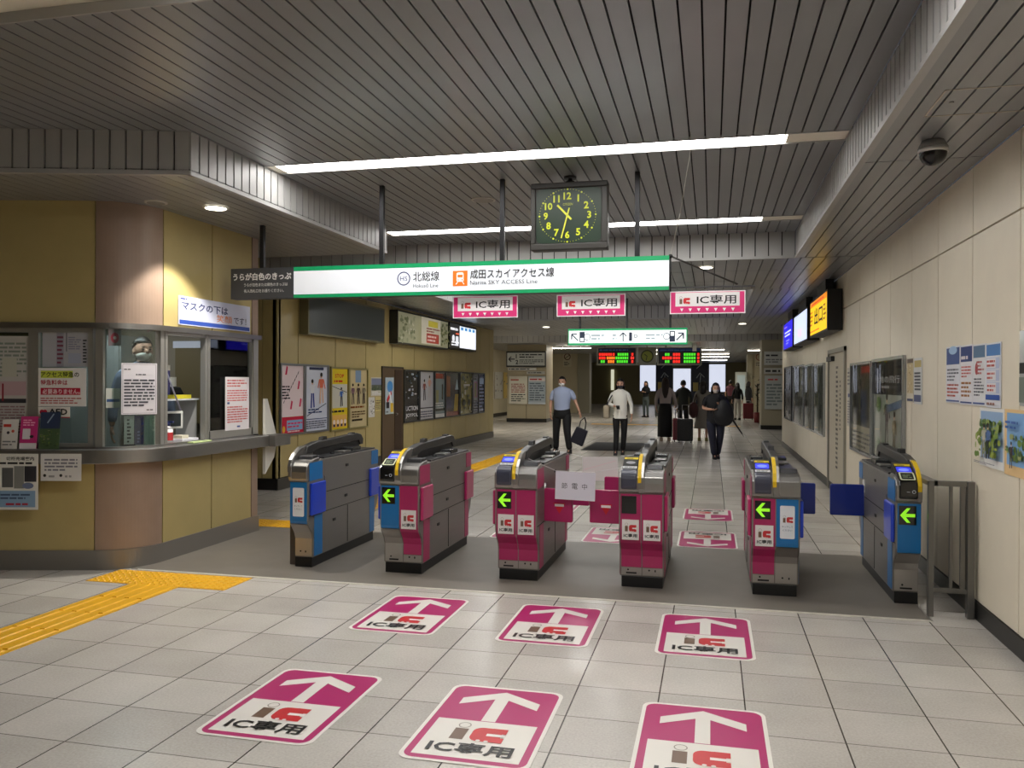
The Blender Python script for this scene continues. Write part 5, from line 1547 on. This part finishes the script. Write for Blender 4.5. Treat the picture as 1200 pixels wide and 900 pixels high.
mb = MB(); mb.box(-.01, .005, -.02, .02, .0, .2, BLACK); mb.box(-.03, .05, -.06, .06, 0, .01, BLACK); mb.build('stand', t)
t = thing('sanitizer_bottle', 'white and red pump bottle standing in the open office window', 'bottle', (-4.655, 6.43, .986))
mb = MB(); mb.cyl((0, 0, 0), (0, 0, .13), .035, mat((226, 222, 222), .35), n=16); mb.cyl((0, 0, .13), (0, 0, .155), .035, mat((226, 222, 222), .35), r1=.015, n=16); mb.build('bottle_body', t)
mb = MB(); mb.cyl((0, 0, .03), (0, 0, .10), .0358, mat((200, 60, 64), .4), n=16, cap=False); mb.build('bottle_label', t)
mb = MB(); mb.cyl((0, 0, .155), (0, 0, .185), .013, mat((40, 50, 110), .4), n=10); mb.box(-.01, .045, -.01, .01, .185, .2, mat((40, 50, 110), .4)); mb.build('pump', t)
mb = MB(); mb.box(-.06, .06, -.12, .12, 0, .035, mat((222, 222, 228), .5)); mb.box(-.05, .04, -.1, .0, .035, .065, mat((206, 200, 180), .5)); o = mb.build('paper_stack', bevel=.003); o.location = (-4.655, 6.66, .986); tag(o, 'stack of white papers lying in the open office window', 'papers')
mb = MB(); mb.box(-.03, .03, -.14, .14, 0, .012, mat((196, 214, 150), .5)); o = mb.build('coin_tray', bevel=.003); o.location = (-4.50, 6.66, .986); tag(o, 'pale green tray lying on the steel counter at the open window', 'tray')
t = thing('figurine', 'small pink figurine standing behind the sliding office window', 'figurine', (-4.66, 6.97, .986))
mb = MB(); mb.cyl((0, 0, 0), (0, 0, .13), .04, mat((80, 84, 130), .5), r1=.033, n=14); mb.build('base', t)
mb = MB(); mb.cyl((0, 0, .13), (0, 0, .20), .037, mat((222, 130, 150), .5), r1=.028, n=14); mb.ball((0, 0, .24), .038, .038, .045, mat((226, 140, 160), .5)); mb.build('body', t)
sheet('notice', 'pale notice with a picture low behind the sliding office window', 'notice', (-4.64, 6.95, 1.03), (0, 1, 0), (0, 0, 1), .16, .12, [('lines', .02, .02, .14, .08, 3, (110, 90, 90)), ('r', .09, .07, .15, .115, (150, 90, 80))], th=.002, back=(214, 212, 206))
# back furniture seen through the glass
mb = MB()
mb.box(-7.4, -5.8, 7.25, 7.6, 0, 2.0, mat((150, 150, 146), .5))
mb.box(-7.38, -6.61, 7.235, 7.25, .1, 1.95, mat((168, 168, 164), .5)); mb.box(-6.59, -5.82, 7.235, 7.25, .1, 1.95, mat((168, 168, 164), .5))
tag(mb.build('cabinet'), 'grey steel cabinet at the back of the ticket office', 'cabinet')
mb = MB(); mb.box(-5.4, -4.75, 7.56, 7.6, 1.1, 1.9, mat((96, 84, 50), .6)); mb.box(-5.42, -4.73, 7.55, 7.56, 1.88, 1.95, mat((200, 205, 212), .5)); tag(mb.build('notice_board'), 'olive board on the back wall of the ticket office behind the sliding window', 'board')
mb = MB(); mb.tube([(-4.66, 6.27, 1.84), (-4.74, 6.72, 1.27)], .008, mat((190, 190, 215), .3), n=6); tag(mb.build('metal_rod'), 'thin pale rod leaning diagonally behind the open office window', 'rod')

# wing panel at the far end of the counter
t = thing('wing_panel', 'white triangular side panel at the far end of the ticket office counter', 'panel', (-4.5, 7.75, 0))
mb = MB(); mb.prism([(.0, .60), (.16, .74), (.24, .98), (.0, 1.34)], -.012, .012, mat((214, 212, 204), .5), 'x')
mb = MB(); mb.prism([(.02, .58), (.20, .74), (.24, .86), (.24, .985), (.06, 1.36), (.02, 1.36)], -.015, .015, mat((214, 212, 204), .45), 'x'); mb.build('panel', t)
mb = MB(); mb.prism([(-.02, .872), (.30, .872), (.30, .985), (-.02, .985)], -.02, .15, STEEL, 'x'); mb.build('shelf', t)

# far pillar sign boards
def board(name, label, cat, x, y, z0, z1, w, items, back, th=.05, emit=0):
    return sheet(name, label, cat, (x, y, z0), (1, 0, 0), (0, 0, 1), w, z1 - z0, items(w, z1 - z0), th=th, back=back, emit=emit)


PYs = 31.48
board('direction_sign', 'pale direction sign with arrow and numbers 1 2 on the far left pillar', 'sign', -7.74, PYs - .1, 2.13, 2.74, 1.56,
      lambda w, h: [('r', 0, 0, w, h, (40, 42, 42)), ('r', .04, .06, w - .04, h - .06, (190, 194, 190)), ('ln', [(.1, h * .5), (.34, h * .5)], .04, DK), ('ln', [(.2, h * .66), (.1, h * .5), (.2, h * .34)], .04, DK), ('t', .38, h * .54, .17, '1', DK, 'l', .03), ('t', .37, h * .18, .17, '2', DK, 'l', .03), ('lines', .52, h * .56, w - .1, h * .86, 2, DK), ('lines', .52, h * .18, w - .1, h * .5, 3, (70, 72, 74))], (40, 42, 42), th=.1)
board('sign_strip', 'narrow white sign strip directly under the direction sign on the far left pillar', 'sign', -7.70, PYs - .04, 2.0, 2.11, 1.12, lambda w, h: [('lines', .04, .02, w - .04, h - .01, 1, (50, 50, 50))], (206, 206, 200), th=.03)
board('sign_strip', 'white sign strip at the right, above the right notice on the far left pillar', 'sign', -6.95, PYs - .04, 1.86, 1.96, .7, lambda w, h: [('lines', .04, .02, w - .04, h - .01, 1, (60, 60, 60))], (190, 190, 184), th=.03)
board('notice', 'pale notice with red and black print, left one on the far left pillar', 'notice', -7.66, PYs - .02, .70, 1.78, .72, lambda w, h: [('lines', .06, h * .82, w - .06, h * .92, 1, (170, 70, 60)), ('lines', .08, h * .4, w - .08, h * .75, 5, (140, 70, 60)), ('lines', .08, h * .08, w - .08, h * .38, 4, (60, 60, 60))], (206, 202, 186), th=.015)
board('notice', 'blue-grey notice with a red heading, right one on the far left pillar', 'notice', -6.90, PYs - .02, .70, 1.78, .68, lambda w, h: [('r', .02, h * .82, w - .02, h * .96, (216, 208, 204)), ('lines', .06, h * .84, w - .06, h * .94, 1, (180, 50, 50)), ('lines', .05, h * .12, w - .05, h * .78, 8, (80, 90, 100)), ('r', .0, 0, w, h * .06, (190, 200, 206))], (160, 172, 180), th=.015)
board('notice_board', 'pale sign with black print high on the far right pillar', 'sign', 1.70, 28.97, 2.15, 2.6, .66, lambda w, h: [('lines', .05, h * .6, w - .05, h * .85, 1, (40, 40, 44)), ('lines', .05, h * .15, w - .05, h * .5, 2, (110, 110, 110))], (186, 188, 184), th=.05)
board('sign_strip', 'narrow sign strip with black marks in the middle of the far right pillar', 'sign', 1.70, 28.97, 1.86, 2.05, .66, lambda w, h: [('lines', .04, .03, w - .04, h - .02, 1, (50, 50, 50))], (186, 186, 180), th=.03)
board('notice', 'grey notice with a red title low on the far right pillar', 'notice', 1.72, 28.97, .68, 1.8, .62, lambda w, h: [('lines', .1, h * .84, w - .1, h * .93, 1, (190, 60, 60)), ('lines', .06, h * .1, w - .06, h * .78, 7, (110, 120, 120))], (172, 176, 172), th=.03)
sheet('no_smoking_sign', 'small pale round-marked sign high on the far cream wall right of the left pillar', 'sign', (-7.35, 41.78, 2.35), (1, 0, 0), (0, 0, 1), .42, .75, [('ring', .21, .5, .17, .04, (90, 40, 40)), ('ln', [(.1, .42), (.32, .58)], .03, (70, 60, 56)), ('lines', .05, .05, .37, .26, 3, (70, 70, 70))], th=.02, back=(206, 200, 176))
sheet('no_smoking_sign', 'small pale round-marked sign high on the far cream wall left of the right pillar', 'sign', (2.1, 43.38, 2.35), (1, 0, 0), (0, 0, 1), .45, .75, [('ring', .22, .5, .18, .04, (150, 80, 70)), ('lines', .05, .05, .4, .26, 3, (90, 90, 90))], th=.02, back=(206, 196, 170))
# posters in the bright corridor
for k, (y0, y1, c, lab) in enumerate(((33.6, 35.4, (206, 204, 196), 'pale poster with black print in the bright far left corridor, left one'), (35.6, 37.0, (200, 198, 190), 'pale poster with dark blocks in the bright far left corridor, middle one'), (37.2, 38.6, (226, 196, 110), 'yellow poster in the bright far left corridor, right one'))):
    w_, h_ = y1 - y0, 1.2
    sheet('poster', lab, 'poster', (-9.33, y0, .8), (0, 1, 0), (0, 0, 1), w_, h_, clutter(.05, .05, w_ - .1, h_ - .1, 14, R_(50 + k), [(60, 56, 60), (120, 110, 110), (190, 180, 160)]), th=.01, back=c)
# vending machine like white cabinet + plant at the far right
t = thing('white_cabinet', 'tall white cabinet standing in front of the far right cream wall', 'cabinet', (1.15, 43.0, 0))
mb = MB(); mb.box(0, .55, 0, .29, .0, 2.1, mat((206, 210, 200), .4)); mb.build('body', t, bevel=.02)
mb = MB(); mb.box(.08, .47, -.012, -.001, .9, 1.95, mat((190, 205, 205), .3, 0, .15)); mb.build('front_panel', t)
t = thing('potted_plant', 'dark leafy plant in a red pot left of the far right pillar', 'plant', (1.75, 34.0, 0))
mb = MB(); mb.cyl((0, 0, 0), (0, 0, .4), .12, mat((120, 40, 40), .5), r1=.16); mb.build('pot', t)
mb = MB(); mb.cyl((0, 0, .4), (0, 0, 1.5), .03, mat((60, 46, 34), .7)); mb.build('stem', t)
mb = MB(); r = R_(60)
for k in range(60):
    a, z = r.uniform(0, 2 * PI), r.uniform(.6, 1.75); q = Vector((math.cos(a), math.sin(a), r.uniform(-.2, .6))) * r.uniform(.12, .26)
    u_ = Vector((-math.sin(a), math.cos(a), 0)) * .04
    b0 = Vector((0, 0, z))
    mb.add([b0, b0 + q * .5 + u_, b0 + q, b0 + q * .5 - u_], [(0, 1, 2, 3)], mat((34, 48, 30), .6))
mb.build('foliage', t)

# ------------------------------------------------------------------ people
SKIN = mat((198, 152, 126), .55)
HAIR = mat((22, 18, 17), .45)


def skin_geo(verts, edges, radii, level=1):
    me = bpy.data.meshes.new('sk')
    me.from_pydata([tuple(v) for v in verts], edges, [])
    o = bpy.data.objects.new('sk', me); C.objects.link(o)
    o.modifiers.new('s', 'SKIN')
    if not me.skin_vertices:
        return [], []
    for i, r_ in enumerate(radii):
        d = me.skin_vertices[0].data[i]
        d.radius = (r_, r_) if not isinstance(r_, tuple) else r_
        d.use_root = (i == 0)
    s = o.modifiers.new('u', 'SUBSURF'); s.levels = level; s.render_levels = level
    dg = bpy.context.evaluated_depsgraph_get()
    m2 = bpy.data.meshes.new_from_object(o.evaluated_get(dg))
    vs = [v.co.copy() for v in m2.vertices]; fs = [tuple(p.vertices) for p in m2.polygons]
    bpy.data.objects.remove(o); bpy.data.meshes.remove(me); bpy.data.meshes.remove(m2)
    return vs, fs


_hand = None


def hand_geo():
    """relaxed right hand: wrist at origin, fingers along -z, palm facing +y, thumb towards +x"""
    global _hand
    if _hand is None:
        V, F = [], []
        def add(v, e, r):
            a, b = skin_geo(v, e, r)
            o = len(V); V.extend(a); F.extend([tuple(o + i for i in f) for f in b])
        add([(0, 0, .01), (0, 0, -.03), (.0, 0, -.075)], [(0, 1), (1, 2)], [(.024, .018), (.034, .016), (.036, .014)])
        for k, (x, L) in enumerate(((.028, .068), (.010, .077), (-.010, .071), (-.028, .056))):
            add([(x * .8, 0, -.065), (x, .004, -.085), (x * 1.05, .016, -.085 - L * .45), (x * 1.05, .036, -.085 - L * .8)], [(0, 1), (1, 2), (2, 3)], [.0095, .009, .0085, .007])
        add([(.02, .004, -.025), (.045, .012, -.05), (.052, .026, -.08)], [(0, 1), (1, 2)], [.013, .011, .008])
        _hand = (V, F)
    return _hand


def person(label, loc, rz, H=1.7, arms=None, legs=None, top=None, bottom=None, shoes=(20, 20, 22), hair='short', mask=None, skirt=None, sleeve='short', lean=0, group=None, width=1.0, sit=False, haircol=None, jacket_long=False, head_turn=0):
    """local frame: faces -y, x to the viewer's right when seen from the front"""
    k = H / 1.7
    t = thing('person', label, 'person', loc, rz, group)
    hair_m = haircol or HAIR
    A = dict(l=((-.235, .0, 1.14), (-.25, -.03, .90)), r=((.235, .0, 1.14), (.25, -.03, .90)))
    if arms: A.update(arms)
    Lg = dict(l=((-.10, -.01, .50), (-.10, .01, .085)), r=((.10, -.01, .50), (.10, .01, .085)))
    if legs: Lg.update(legs)
    w = width
    sh = .165 * w
    V = [(0, 0, .95), (0, .005, 1.08), (0, .005, 1.25), (0, .01, 1.38), (0, .0, 1.46), (0, -.01, 1.54),
         (-sh, .005, 1.39), A['l'][0], A['l'][1], (sh, .005, 1.39), A['r'][0], A['r'][1],
         (-.09 * w, 0, .90), Lg['l'][0], Lg['l'][1], (.09 * w, 0, .90), Lg['r'][0], Lg['r'][1]]
    V = [Vector(v) for v in V]
    for i in (14, 17):
        V.append(V[i] + Vector((0, -.13, -.05)))
    E_ = [(0, 1), (1, 2), (2, 3), (3, 4), (4, 5), (3, 6), (6, 7), (7, 8), (3, 9), (9, 10), (10, 11), (0, 12), (12, 13), (13, 14), (0, 15), (15, 16), (16, 17), (14, 18), (17, 19)]
    Rr = [.085 * w, .085 * w, .09 * w, .065, .048, .05, .036, .038, .026, .036, .04, .026, .065 * w, .05, .036, .065 * w, .05, .036, .03, .03]
    vs, fs = skin_geo([v * k for v in V], E_, [q * k for q in Rr])
    mb = MB()
    mb.add(vs, fs, SKIN, True)
    # head with brow, nose, chin and ears
    hz = 1.59 * k

    def hd(p):
        q = p.copy()
        if q.z < 0:
            q.x *= 1 - .28 * (-q.z) ** 1.5; q.y *= 1 - .12 * (-q.z)
            if q.y < 0: q.y *= 1.05
        if q.y < -.8 and -.35 < q.z < .1: q.y -= .0
        return q
    Hd = Matrix.Translation((0, 0, hz)) @ Matrix.Rotation(head_turn, 4, 'Z') @ Matrix.Translation((0, 0, -hz))
    mb.ball((0, -.012 * k, hz), .077 * k, .096 * k, .118 * k, SKIN, n=20, k=16, deform=hd, M=Hd)
    mb.prism([(-.118 * k, hz - .028 * k), (-.135 * k, hz - .034 * k), (-.105 * k, hz + .012 * k), (-.09 * k, hz)], -.012 * k, .012 * k, SKIN, 'x', M=Hd, smooth=True)
    for s in (-1, 1):
        mb.ball((s * .079 * k, 0, hz - .01 * k), .011 * k, .02 * k, .03 * k, SKIN, n=8, k=6, M=Hd)
        mb.ball((s * .03 * k, -.103 * k, hz + .004 * k), .013 * k, .006 * k, .006 * k, mat((24, 18, 16), .3), n=8, k=6, M=Hd)
        mb.ball((s * .031 * k, -.102 * k, hz + .026 * k), .018 * k, .006 * k, .004 * k, HAIR, n=8, k=6, M=Hd)
    mb.ball((0, -.104 * k, hz - .058 * k), .024 * k, .007 * k, .007 * k, mat((150, 84, 78), .5), n=8, k=6, M=Hd)
    # hands
    hv, hf = hand_geo()
    for s, (el, wr) in ((-1, A['l']), (1, A['r'])):
        d = (Vector(wr) - Vector(el)).normalized()
        zax = -d
        xax = Vector((0, -1, 0)) - zax * zax.dot(Vector((0, -1, 0)))
        xax = xax.normalized() if xax.length > .1 else Vector((1, 0, 0))
        yax = zax.cross(xax)
        if s > 0: pass
        Mh = Matrix(((xax.x, yax.x, zax.x, wr[0] * k), (xax.y, yax.y, zax.y, wr[1] * k), (xax.z, yax.z, zax.z, wr[2] * k), (0, 0, 0, 1)))
        sc = Matrix.Diagonal((k, k * (1 if s < 0 else -1), k, 1))
        mb.add(hv, hf, SKIN, True, M=Mh @ sc)
    mb.build('body', t)
    def loft(mb, rings, m, n=24, cx=0):
        """rings of (z, rx, ry, y offset) joined to one garment surface"""
        vs = [(cx + rx * w * math.cos(2 * PI * i / n) * k, (oy + ry * w * math.sin(2 * PI * i / n)) * k, z * k) for z, rx, ry, oy in rings for i in range(n)]
        fs = [(q * n + i, q * n + (i + 1) % n, (q + 1) * n + (i + 1) % n, (q + 1) * n + i) for q in range(len(rings) - 1) for i in range(n)]
        mb.add(vs, fs, m, True)
    # top
    if top:
        tm = mat(top, .8) if isinstance(top, tuple) else top
        hem = .82 if jacket_long else .90
        mb = MB()
        loft(mb, [(hem, .160 if jacket_long else .150, .122 if jacket_long else .112, 0), (1.0, .158 if jacket_long else .146, .118, 0), (1.12, .150, .115, 0), (1.25, .168, .122, 0), (1.34, .178, .112, .005), (1.40, .176, .092, .008), (1.44, .150, .075, .01), (1.465, .09, .062, .008), (1.485, .06, .056, .003)], tm)
        for a, s0 in (('l', V[6]), ('r', V[9])):
            e0, w0 = Vector(A[a][0]), Vector(A[a][1])
            sh0 = s0 + Vector((s0.x * -.3, 0, .005))
            pts = [sh0, s0 + (e0 - s0) * .12, e0] + ([e0.lerp(w0, .88)] if sleeve == 'long' else [])
            rd = [.062, .070, .060] + ([.042] if sleeve == 'long' else [])
            if sleeve == 'long':
                rd[1:3] = [.060, .050]
            else:
                pts[2] = s0.lerp(e0, .85)
            vs, fs = skin_geo([p_ * k for p_ in pts], [(q, q + 1) for q in range(len(pts) - 1)], [q * k for q in rd])
            mb.add(vs, fs, tm, True)
        mb.build('shirt', t)
    if bottom and not skirt:
        bm = mat(bottom, .8)
        mb = MB()
        loft(mb, [(1.05, .138, .106, 0), (.96, .152, .116, 0), (.88, .162, .122, .003), (.80, .158, .115, 0), (.765, .10, .07, 0)], bm)
        for a, b in ((12, 13), (15, 16)):
            pts = [V[a] + Vector((0, 0, .0)), V[a].lerp(V[b], .35), V[b], V[b + 1] + Vector((0, .0, -.01))]
            vs, fs = skin_geo([p_ * k for p_ in pts], [(0, 1), (1, 2), (2, 3)], [q * k for q in (.095 * w, .092 * w, .072 * w, .06 * w)])
            mb.add(vs, fs, bm, True)
        mb.build('trousers', t)
    if skirt:
        col, zb_, rb = skirt
        mb = MB()
        n = 28; rings = [(1.04, .135), (.92, .165), (.7, .185), (zb_, rb)]
        vs = [((q * (1 + .06 * math.cos(i * PI / 2 * 1.0) * (j > 1))) * math.cos(2 * PI * i / n) * k, q * .8 * math.sin(2 * PI * i / n) * k, z * k) for j, (z, q) in enumerate(rings) for i in range(n)]
        mb.add(vs, [(j * n + i, j * n + (i + 1) % n, (j + 1) * n + (i + 1) % n, (j + 1) * n + i) for j in range(3) for i in range(n)], mat(col, .8), True)
        mb.build('skirt', t, solid=.006)
    # shoes
    for i in (14, 17):
        c = V[i] * k
        mb = MB()
        pr = [(.055, -.085), (-.17, -.085), (-.19, -.06), (-.13, -.03), (-.04, .02), (.05, .02)]
        mb.prism([(c.y + a * k, c.z + b * k) for a, b in pr], c.x - .042 * k, c.x + .042 * k, mat(shoes, .4), 'x')
        mb.build('shoe', t, bevel=.012, seg=3)
    # hair
    mb = MB()
    hx, hy = .087 * k, .106 * k
    if hair == 'short':
        mb.ball((0, -.002 * k, hz + .014 * k), hx, hy, .118 * k, hair_m, n=20, k=14, keep=lambda p: p.z > .42 or (p.y > -.15 and p.z > -.35 and p.y > -.2 - p.z * .4), M=Hd)
    else:
        mb.ball((0, .002 * k, hz + .016 * k), hx * 1.06, hy * 1.06, .122 * k, hair_m, n=20, k=14, keep=lambda p: p.z > .5 or (p.y > -.35), M=Hd)
        L = {'bob': .16, 'long': .42, 'shoulder': .26}[hair]
        n = 16
        rg = [(hz + .03 * k, 1.08), (hz - .08 * k, 1.16), (hz - .16 * k - (L - .16) * .4 * k, 1.1), (hz - L * k, .8)]
        vs = [(hx * q * math.cos(PI * i / n * 1.25 - PI * .125) * (1.0), (.01 + (.095 * q) * math.sin(PI * i / n * 1.25 - PI * .125)) * k + (.03 * k if z < hz - .15 * k else 0), z) for z, q in rg for i in range(n + 1)]
        m_ = n + 1
        mb.add(vs, [(j * m_ + i, j * m_ + i + 1, (j + 1) * m_ + i + 1, (j + 1) * m_ + i) for j in range(3) for i in range(n)], hair_m, True, M=Hd)
    mb.build('hair', t, solid=.006 * k)
    if mask:
        mb = MB()
        mb.ball((0, -.03 * k, hz - .048 * k), .068 * k, .088 * k, .058 * k, mat(mask, .7), n=18, k=12, keep=lambda p: p.y < -.1, M=Hd)
        for s in (-1, 1):
            mb.cyl(Hd @ Vector((s * .062 * k, -.05 * k, hz - .03 * k)), Hd @ Vector((s * .08 * k, .0, hz - .005 * k)), .002, mat(mask, .7), n=5)
        mb.build('face_mask', t)
    return t


# man with briefcase
MX, MY = -3.17, 17.9
person('man walking in a pale blue short sleeved shirt and black trousers, white face mask', (MX, MY, 0), math.radians(-8), 1.66, width=1.22,
       arms=dict(l=((-.27, .0, 1.12), (-.26, -.02, .88)), r=((.31, .02, 1.14), (.43, -.08, .93))),
       legs=dict(l=((-.13, -.02, .50), (-.15, .02, .085)), r=((.15, -.10, .50), (.22, -.12, .085))),
       top=(160, 172, 200), bottom=(14, 14, 16), hair='short', mask=(226, 224, 218))
t = thing('briefcase', 'dark navy hand bag carried low by the man in the blue shirt', 'bag', (-2.84, 17.78, .22))
mb = MB(); mb.prism([(-.15, 0), (.15, 0), (.13, .36), (-.13, .36)], -.06, .06, mat((22, 22, 36), .5), 'y', M=Matrix.Rotation(.4, 4, 'Y')); mb.build('bag_body', t, bevel=.02)
for yy in (-.04, .04):
    mb = MB(); mb.tube([Matrix.Rotation(.4, 3, 'Y') @ Vector(v) for v in ((-.08, yy, .35), (-.1, yy, .5), (-.05, yy, .60), (.02, yy, .5), (.06, yy, .35))], .008, BLACK, n=6); mb.build('handle', t)
# woman in white blouse
person('woman walking in a loose white blouse and black trousers, dark face mask, phone in hand', (-1.9, 17.83, 0), math.radians(3), 1.61,
       arms=dict(l=((-.26, .02, 1.14), (-.10, -.2, 1.10)), r=((.25, .02, 1.13), (.26, -.05, .88))),
       legs=dict(l=((-.08, -.03, .50), (-.09, -.1, .085)), r=((.09, .02, .50), (.06, .12, .085))),
       top=(226, 224, 214), bottom=(14, 14, 16), hair='shoulder', mask=(34, 34, 42), sleeve='long', jacket_long=True, shoes=(40, 36, 40))
t = thing('tote_bag', 'beige shoulder bag on the left side of the woman in the white blouse', 'bag', (-2.19, 17.85, .78))
mb = MB(); mb.prism([(-.12, 0), (.12, 0), (.15, .28), (-.15, .28)], -.06, .06, mat((170, 158, 136), .7), 'x'); mb.build('bag_body', t, bevel=.03, seg=3)
mb = MB(); mb.tube([(0, -.1, .27), (.1, -.09, .45), (.16, -.02, .56), (.1, .07, .45), (0, .1, .27)], .012, mat((40, 44, 60), .6), n=6); mb.build('strap', t)
mb = MB(); mb.box(-.035, .035, -.006, .006, -.07, .07, BLACK, M=Matrix.Rotation(1.0, 4, 'X')); o = mb.build('phone', bevel=.003); o.location = (-1.915, 17.56, 1.02); tag(o, 'dark phone held by the woman in the white blouse', 'phone')
# woman in black
person('woman in a black top and dark jeans walking towards the gates, white face mask', (.08, 17.4, 0), math.radians(8), 1.53, width=1.25,
       arms=dict(l=((-.28, .0, 1.14), (-.10, -.2, 1.12)), r=((.25, -.02, 1.16), (.08, -.2, 1.22))),
       legs=dict(l=((-.08, -.08, .50), (-.03, -.02, .085)), r=((.10, -.02, .50), (.06, .14, .085))),
       top=(16, 16, 20), bottom=(26, 28, 46), hair='bob', mask=(206, 196, 190), jacket_long=True)
t = thing('shoulder_bag', 'large black bag held against the chest of the woman in black', 'bag', (.24, 17.2, .82))
mb = MB(); mb.ball((0, 0, .13), .19, .10, .28, mat((14, 14, 18), .6), n=16, k=12, deform=lambda p: Vector((p.x * (1 - .25 * p.z), p.y, p.z))); mb.build('bag_body', t)
mb = MB(); mb.tube([(-.08, 0, .36), (-.12, -.03, .5), (-.02, -.02, .52), (.06, 0, .37)], .012, BLACK, n=6); mb.build('strap', t)
t = thing('umbrella', 'folded black umbrella sloping down behind the woman in black', 'umbrella', (.34, 17.35, .92), )
mb = MB(); mb.cyl((0, 0, 0), (.26, -.05, -.40), .028, mat((18, 18, 20), .6), r1=.012); mb.build('canopy', t)
mb = MB(); mb.cyl((-.12, .02, .18), (0, 0, 0), .008, BLACK); mb.cyl((.26, -.05, -.40), (.29, -.055, -.45), .005, DARKSTEEL); mb.build('shaft', t)
# back group
person('woman with very long dark hair seen from behind, pale top and wide black trousers', (-1.19, 22.35, 0), math.radians(182), 1.66, top=(176, 164, 160), skirt=((14, 14, 16), .12, .19), hair='long', sleeve='long', haircol=mat((42, 28, 26), .5),
       arms=dict(l=((-.26, .02, 1.12), (-.30, -.06, .90)), r=((.25, .0, 1.12), (.24, -.05, .9))), shoes=(160, 140, 120))
person('person in a dark jacket seen from behind, beyond the long haired woman', (-.82, 25.2, 0), math.radians(185), 1.62, top=(40, 44, 42), bottom=(20, 20, 24), hair='short', sleeve='long', jacket_long=True)
person('woman in a long pale dress seen from behind, right of the black suitcase', (-.22, 22.7, 0), math.radians(175), 1.58, top=(128, 124, 116), skirt=((136, 130, 122), .36, .24), hair='shoulder', sleeve='long', width=1.05, shoes=(120, 110, 60), arms=dict(l=((-.26, .02, 1.12), (-.28, -.06, .88)), r=((.25, .0, 1.12), (.28, -.05, .9))))
t = thing('backpack', 'brown-red bag hanging at the left side of the woman in the long dress', 'bag', (-.47, 22.65, .62))
mb = MB(); mb.ball((0, 0, .2), .13, .12, .22, mat((74, 40, 42), .7), n=14, k=10); mb.build('bag_body', t)
mb = MB(); mb.tube([(0, 0, .38), (.08, .02, .62), (.12, .05, .38)], .012, mat((50, 28, 30), .6), n=6); mb.build('strap', t)
person('person in dark top and grey trousers standing alone before the leftmost glowing panel', (-2.86, 37.6, 0), math.radians(-30), 1.6, top=(18, 18, 22), bottom=(74, 84, 84), hair='long', sleeve='long', arms=dict(l=((-.22, -.02, 1.16), (-.06, -.2, 1.2)), r=((.22, -.02, 1.16), (.08, -.2, 1.2))))
person('person in a dark pink top seen beyond the woman in black', (.86, 40.5, 0), math.radians(160), 1.66, top=(110, 60, 72), bottom=(22, 22, 26), hair='short', sleeve='short')
person('person in a black top and white trousers leaning forward at the far right', (1.05, 36.0, 0), math.radians(200), 1.55, top=(20, 20, 26), bottom=(186, 180, 172), hair='shoulder', sleeve='long')
person('person in dark clothes standing farthest right beside the white cabinet', (1.62, 39.0, 0), math.radians(120), 1.6, top=(26, 26, 30), bottom=(28, 28, 32), hair='bob', sleeve='long')


def suitcase(label, x, y, w, h, d, col, rz=0, handle=.35):
    t = thing('suitcase', label, 'suitcase', (x, y, 0), rz)
    mb = MB(); mb.box(-w / 2, w / 2, -d / 2, d / 2, .05, h, mat(col, .35)); o = mb.build('shell', t, bevel=.03, seg=3)
    mb = MB()
    for i in range(6):
        cx = -w / 2 + .04 + (w - .08) * (i + .5) / 6
        mb.box(cx - .008, cx + .008, -d / 2 - .004, -d / 2 + .002, .1, h - .06, mat(tuple(int(v * .8) for v in col), .4))
    mb.build('ribs', o)
    mb = MB(); mb.tube([(-w * .2, d * .3, h - .02), (-w * .2, d * .3, h + handle), (w * .2, d * .3, h + handle), (w * .2, d * .3, h - .02)], .01, mat((170, 170, 170), .3, .8), n=6); mb.build('handle', t)
    for a in (-1, 1):
        for b in (-1, 1):
            mb = MB(); mb.cyl((a * (w / 2 - .05) - .012, b * (d / 2 - .04), .028), (a * (w / 2 - .05) + .012, b * (d / 2 - .04), .028), .027, mat((60, 60, 62), .5)); mb.build('wheel', t)


suitcase('black ribbed suitcase standing beside the long haired woman', -.66, 21.9, .40, .62, .26, (18, 18, 20))
suitcase('dark red suitcase mostly hidden between the long haired woman and the black suitcase', -.88, 22.22, .22, .62, .22, (120, 28, 44), handle=.2)
suitcase('small grey suitcase beside the person standing alone', -2.3, 37.7, .32, .5, .25, (70, 74, 70), handle=.4)
suitcase('red suitcase standing near the far right group', 1.5, 36.4, .42, .7, .28, (110, 28, 36), handle=.1)

# staff member inside the office
person('staff member in a grey-blue uniform and white mask behind the rounded office window', (at(167, 410, y=6.95).x, 6.95, .15), math.radians(40), 1.80, top=(120, 130, 150), bottom=(30, 34, 50), hair='short', mask=(230, 226, 212), sleeve='long', head_turn=.3)

sc = bpy.context.scene
sc.view_settings.view_transform = 'Standard'
sc.view_settings.look = 'None'
sc.view_settings.exposure = 0.35
sc.view_settings.gamma = 1
sc.view_settings.use_curve_mapping = False
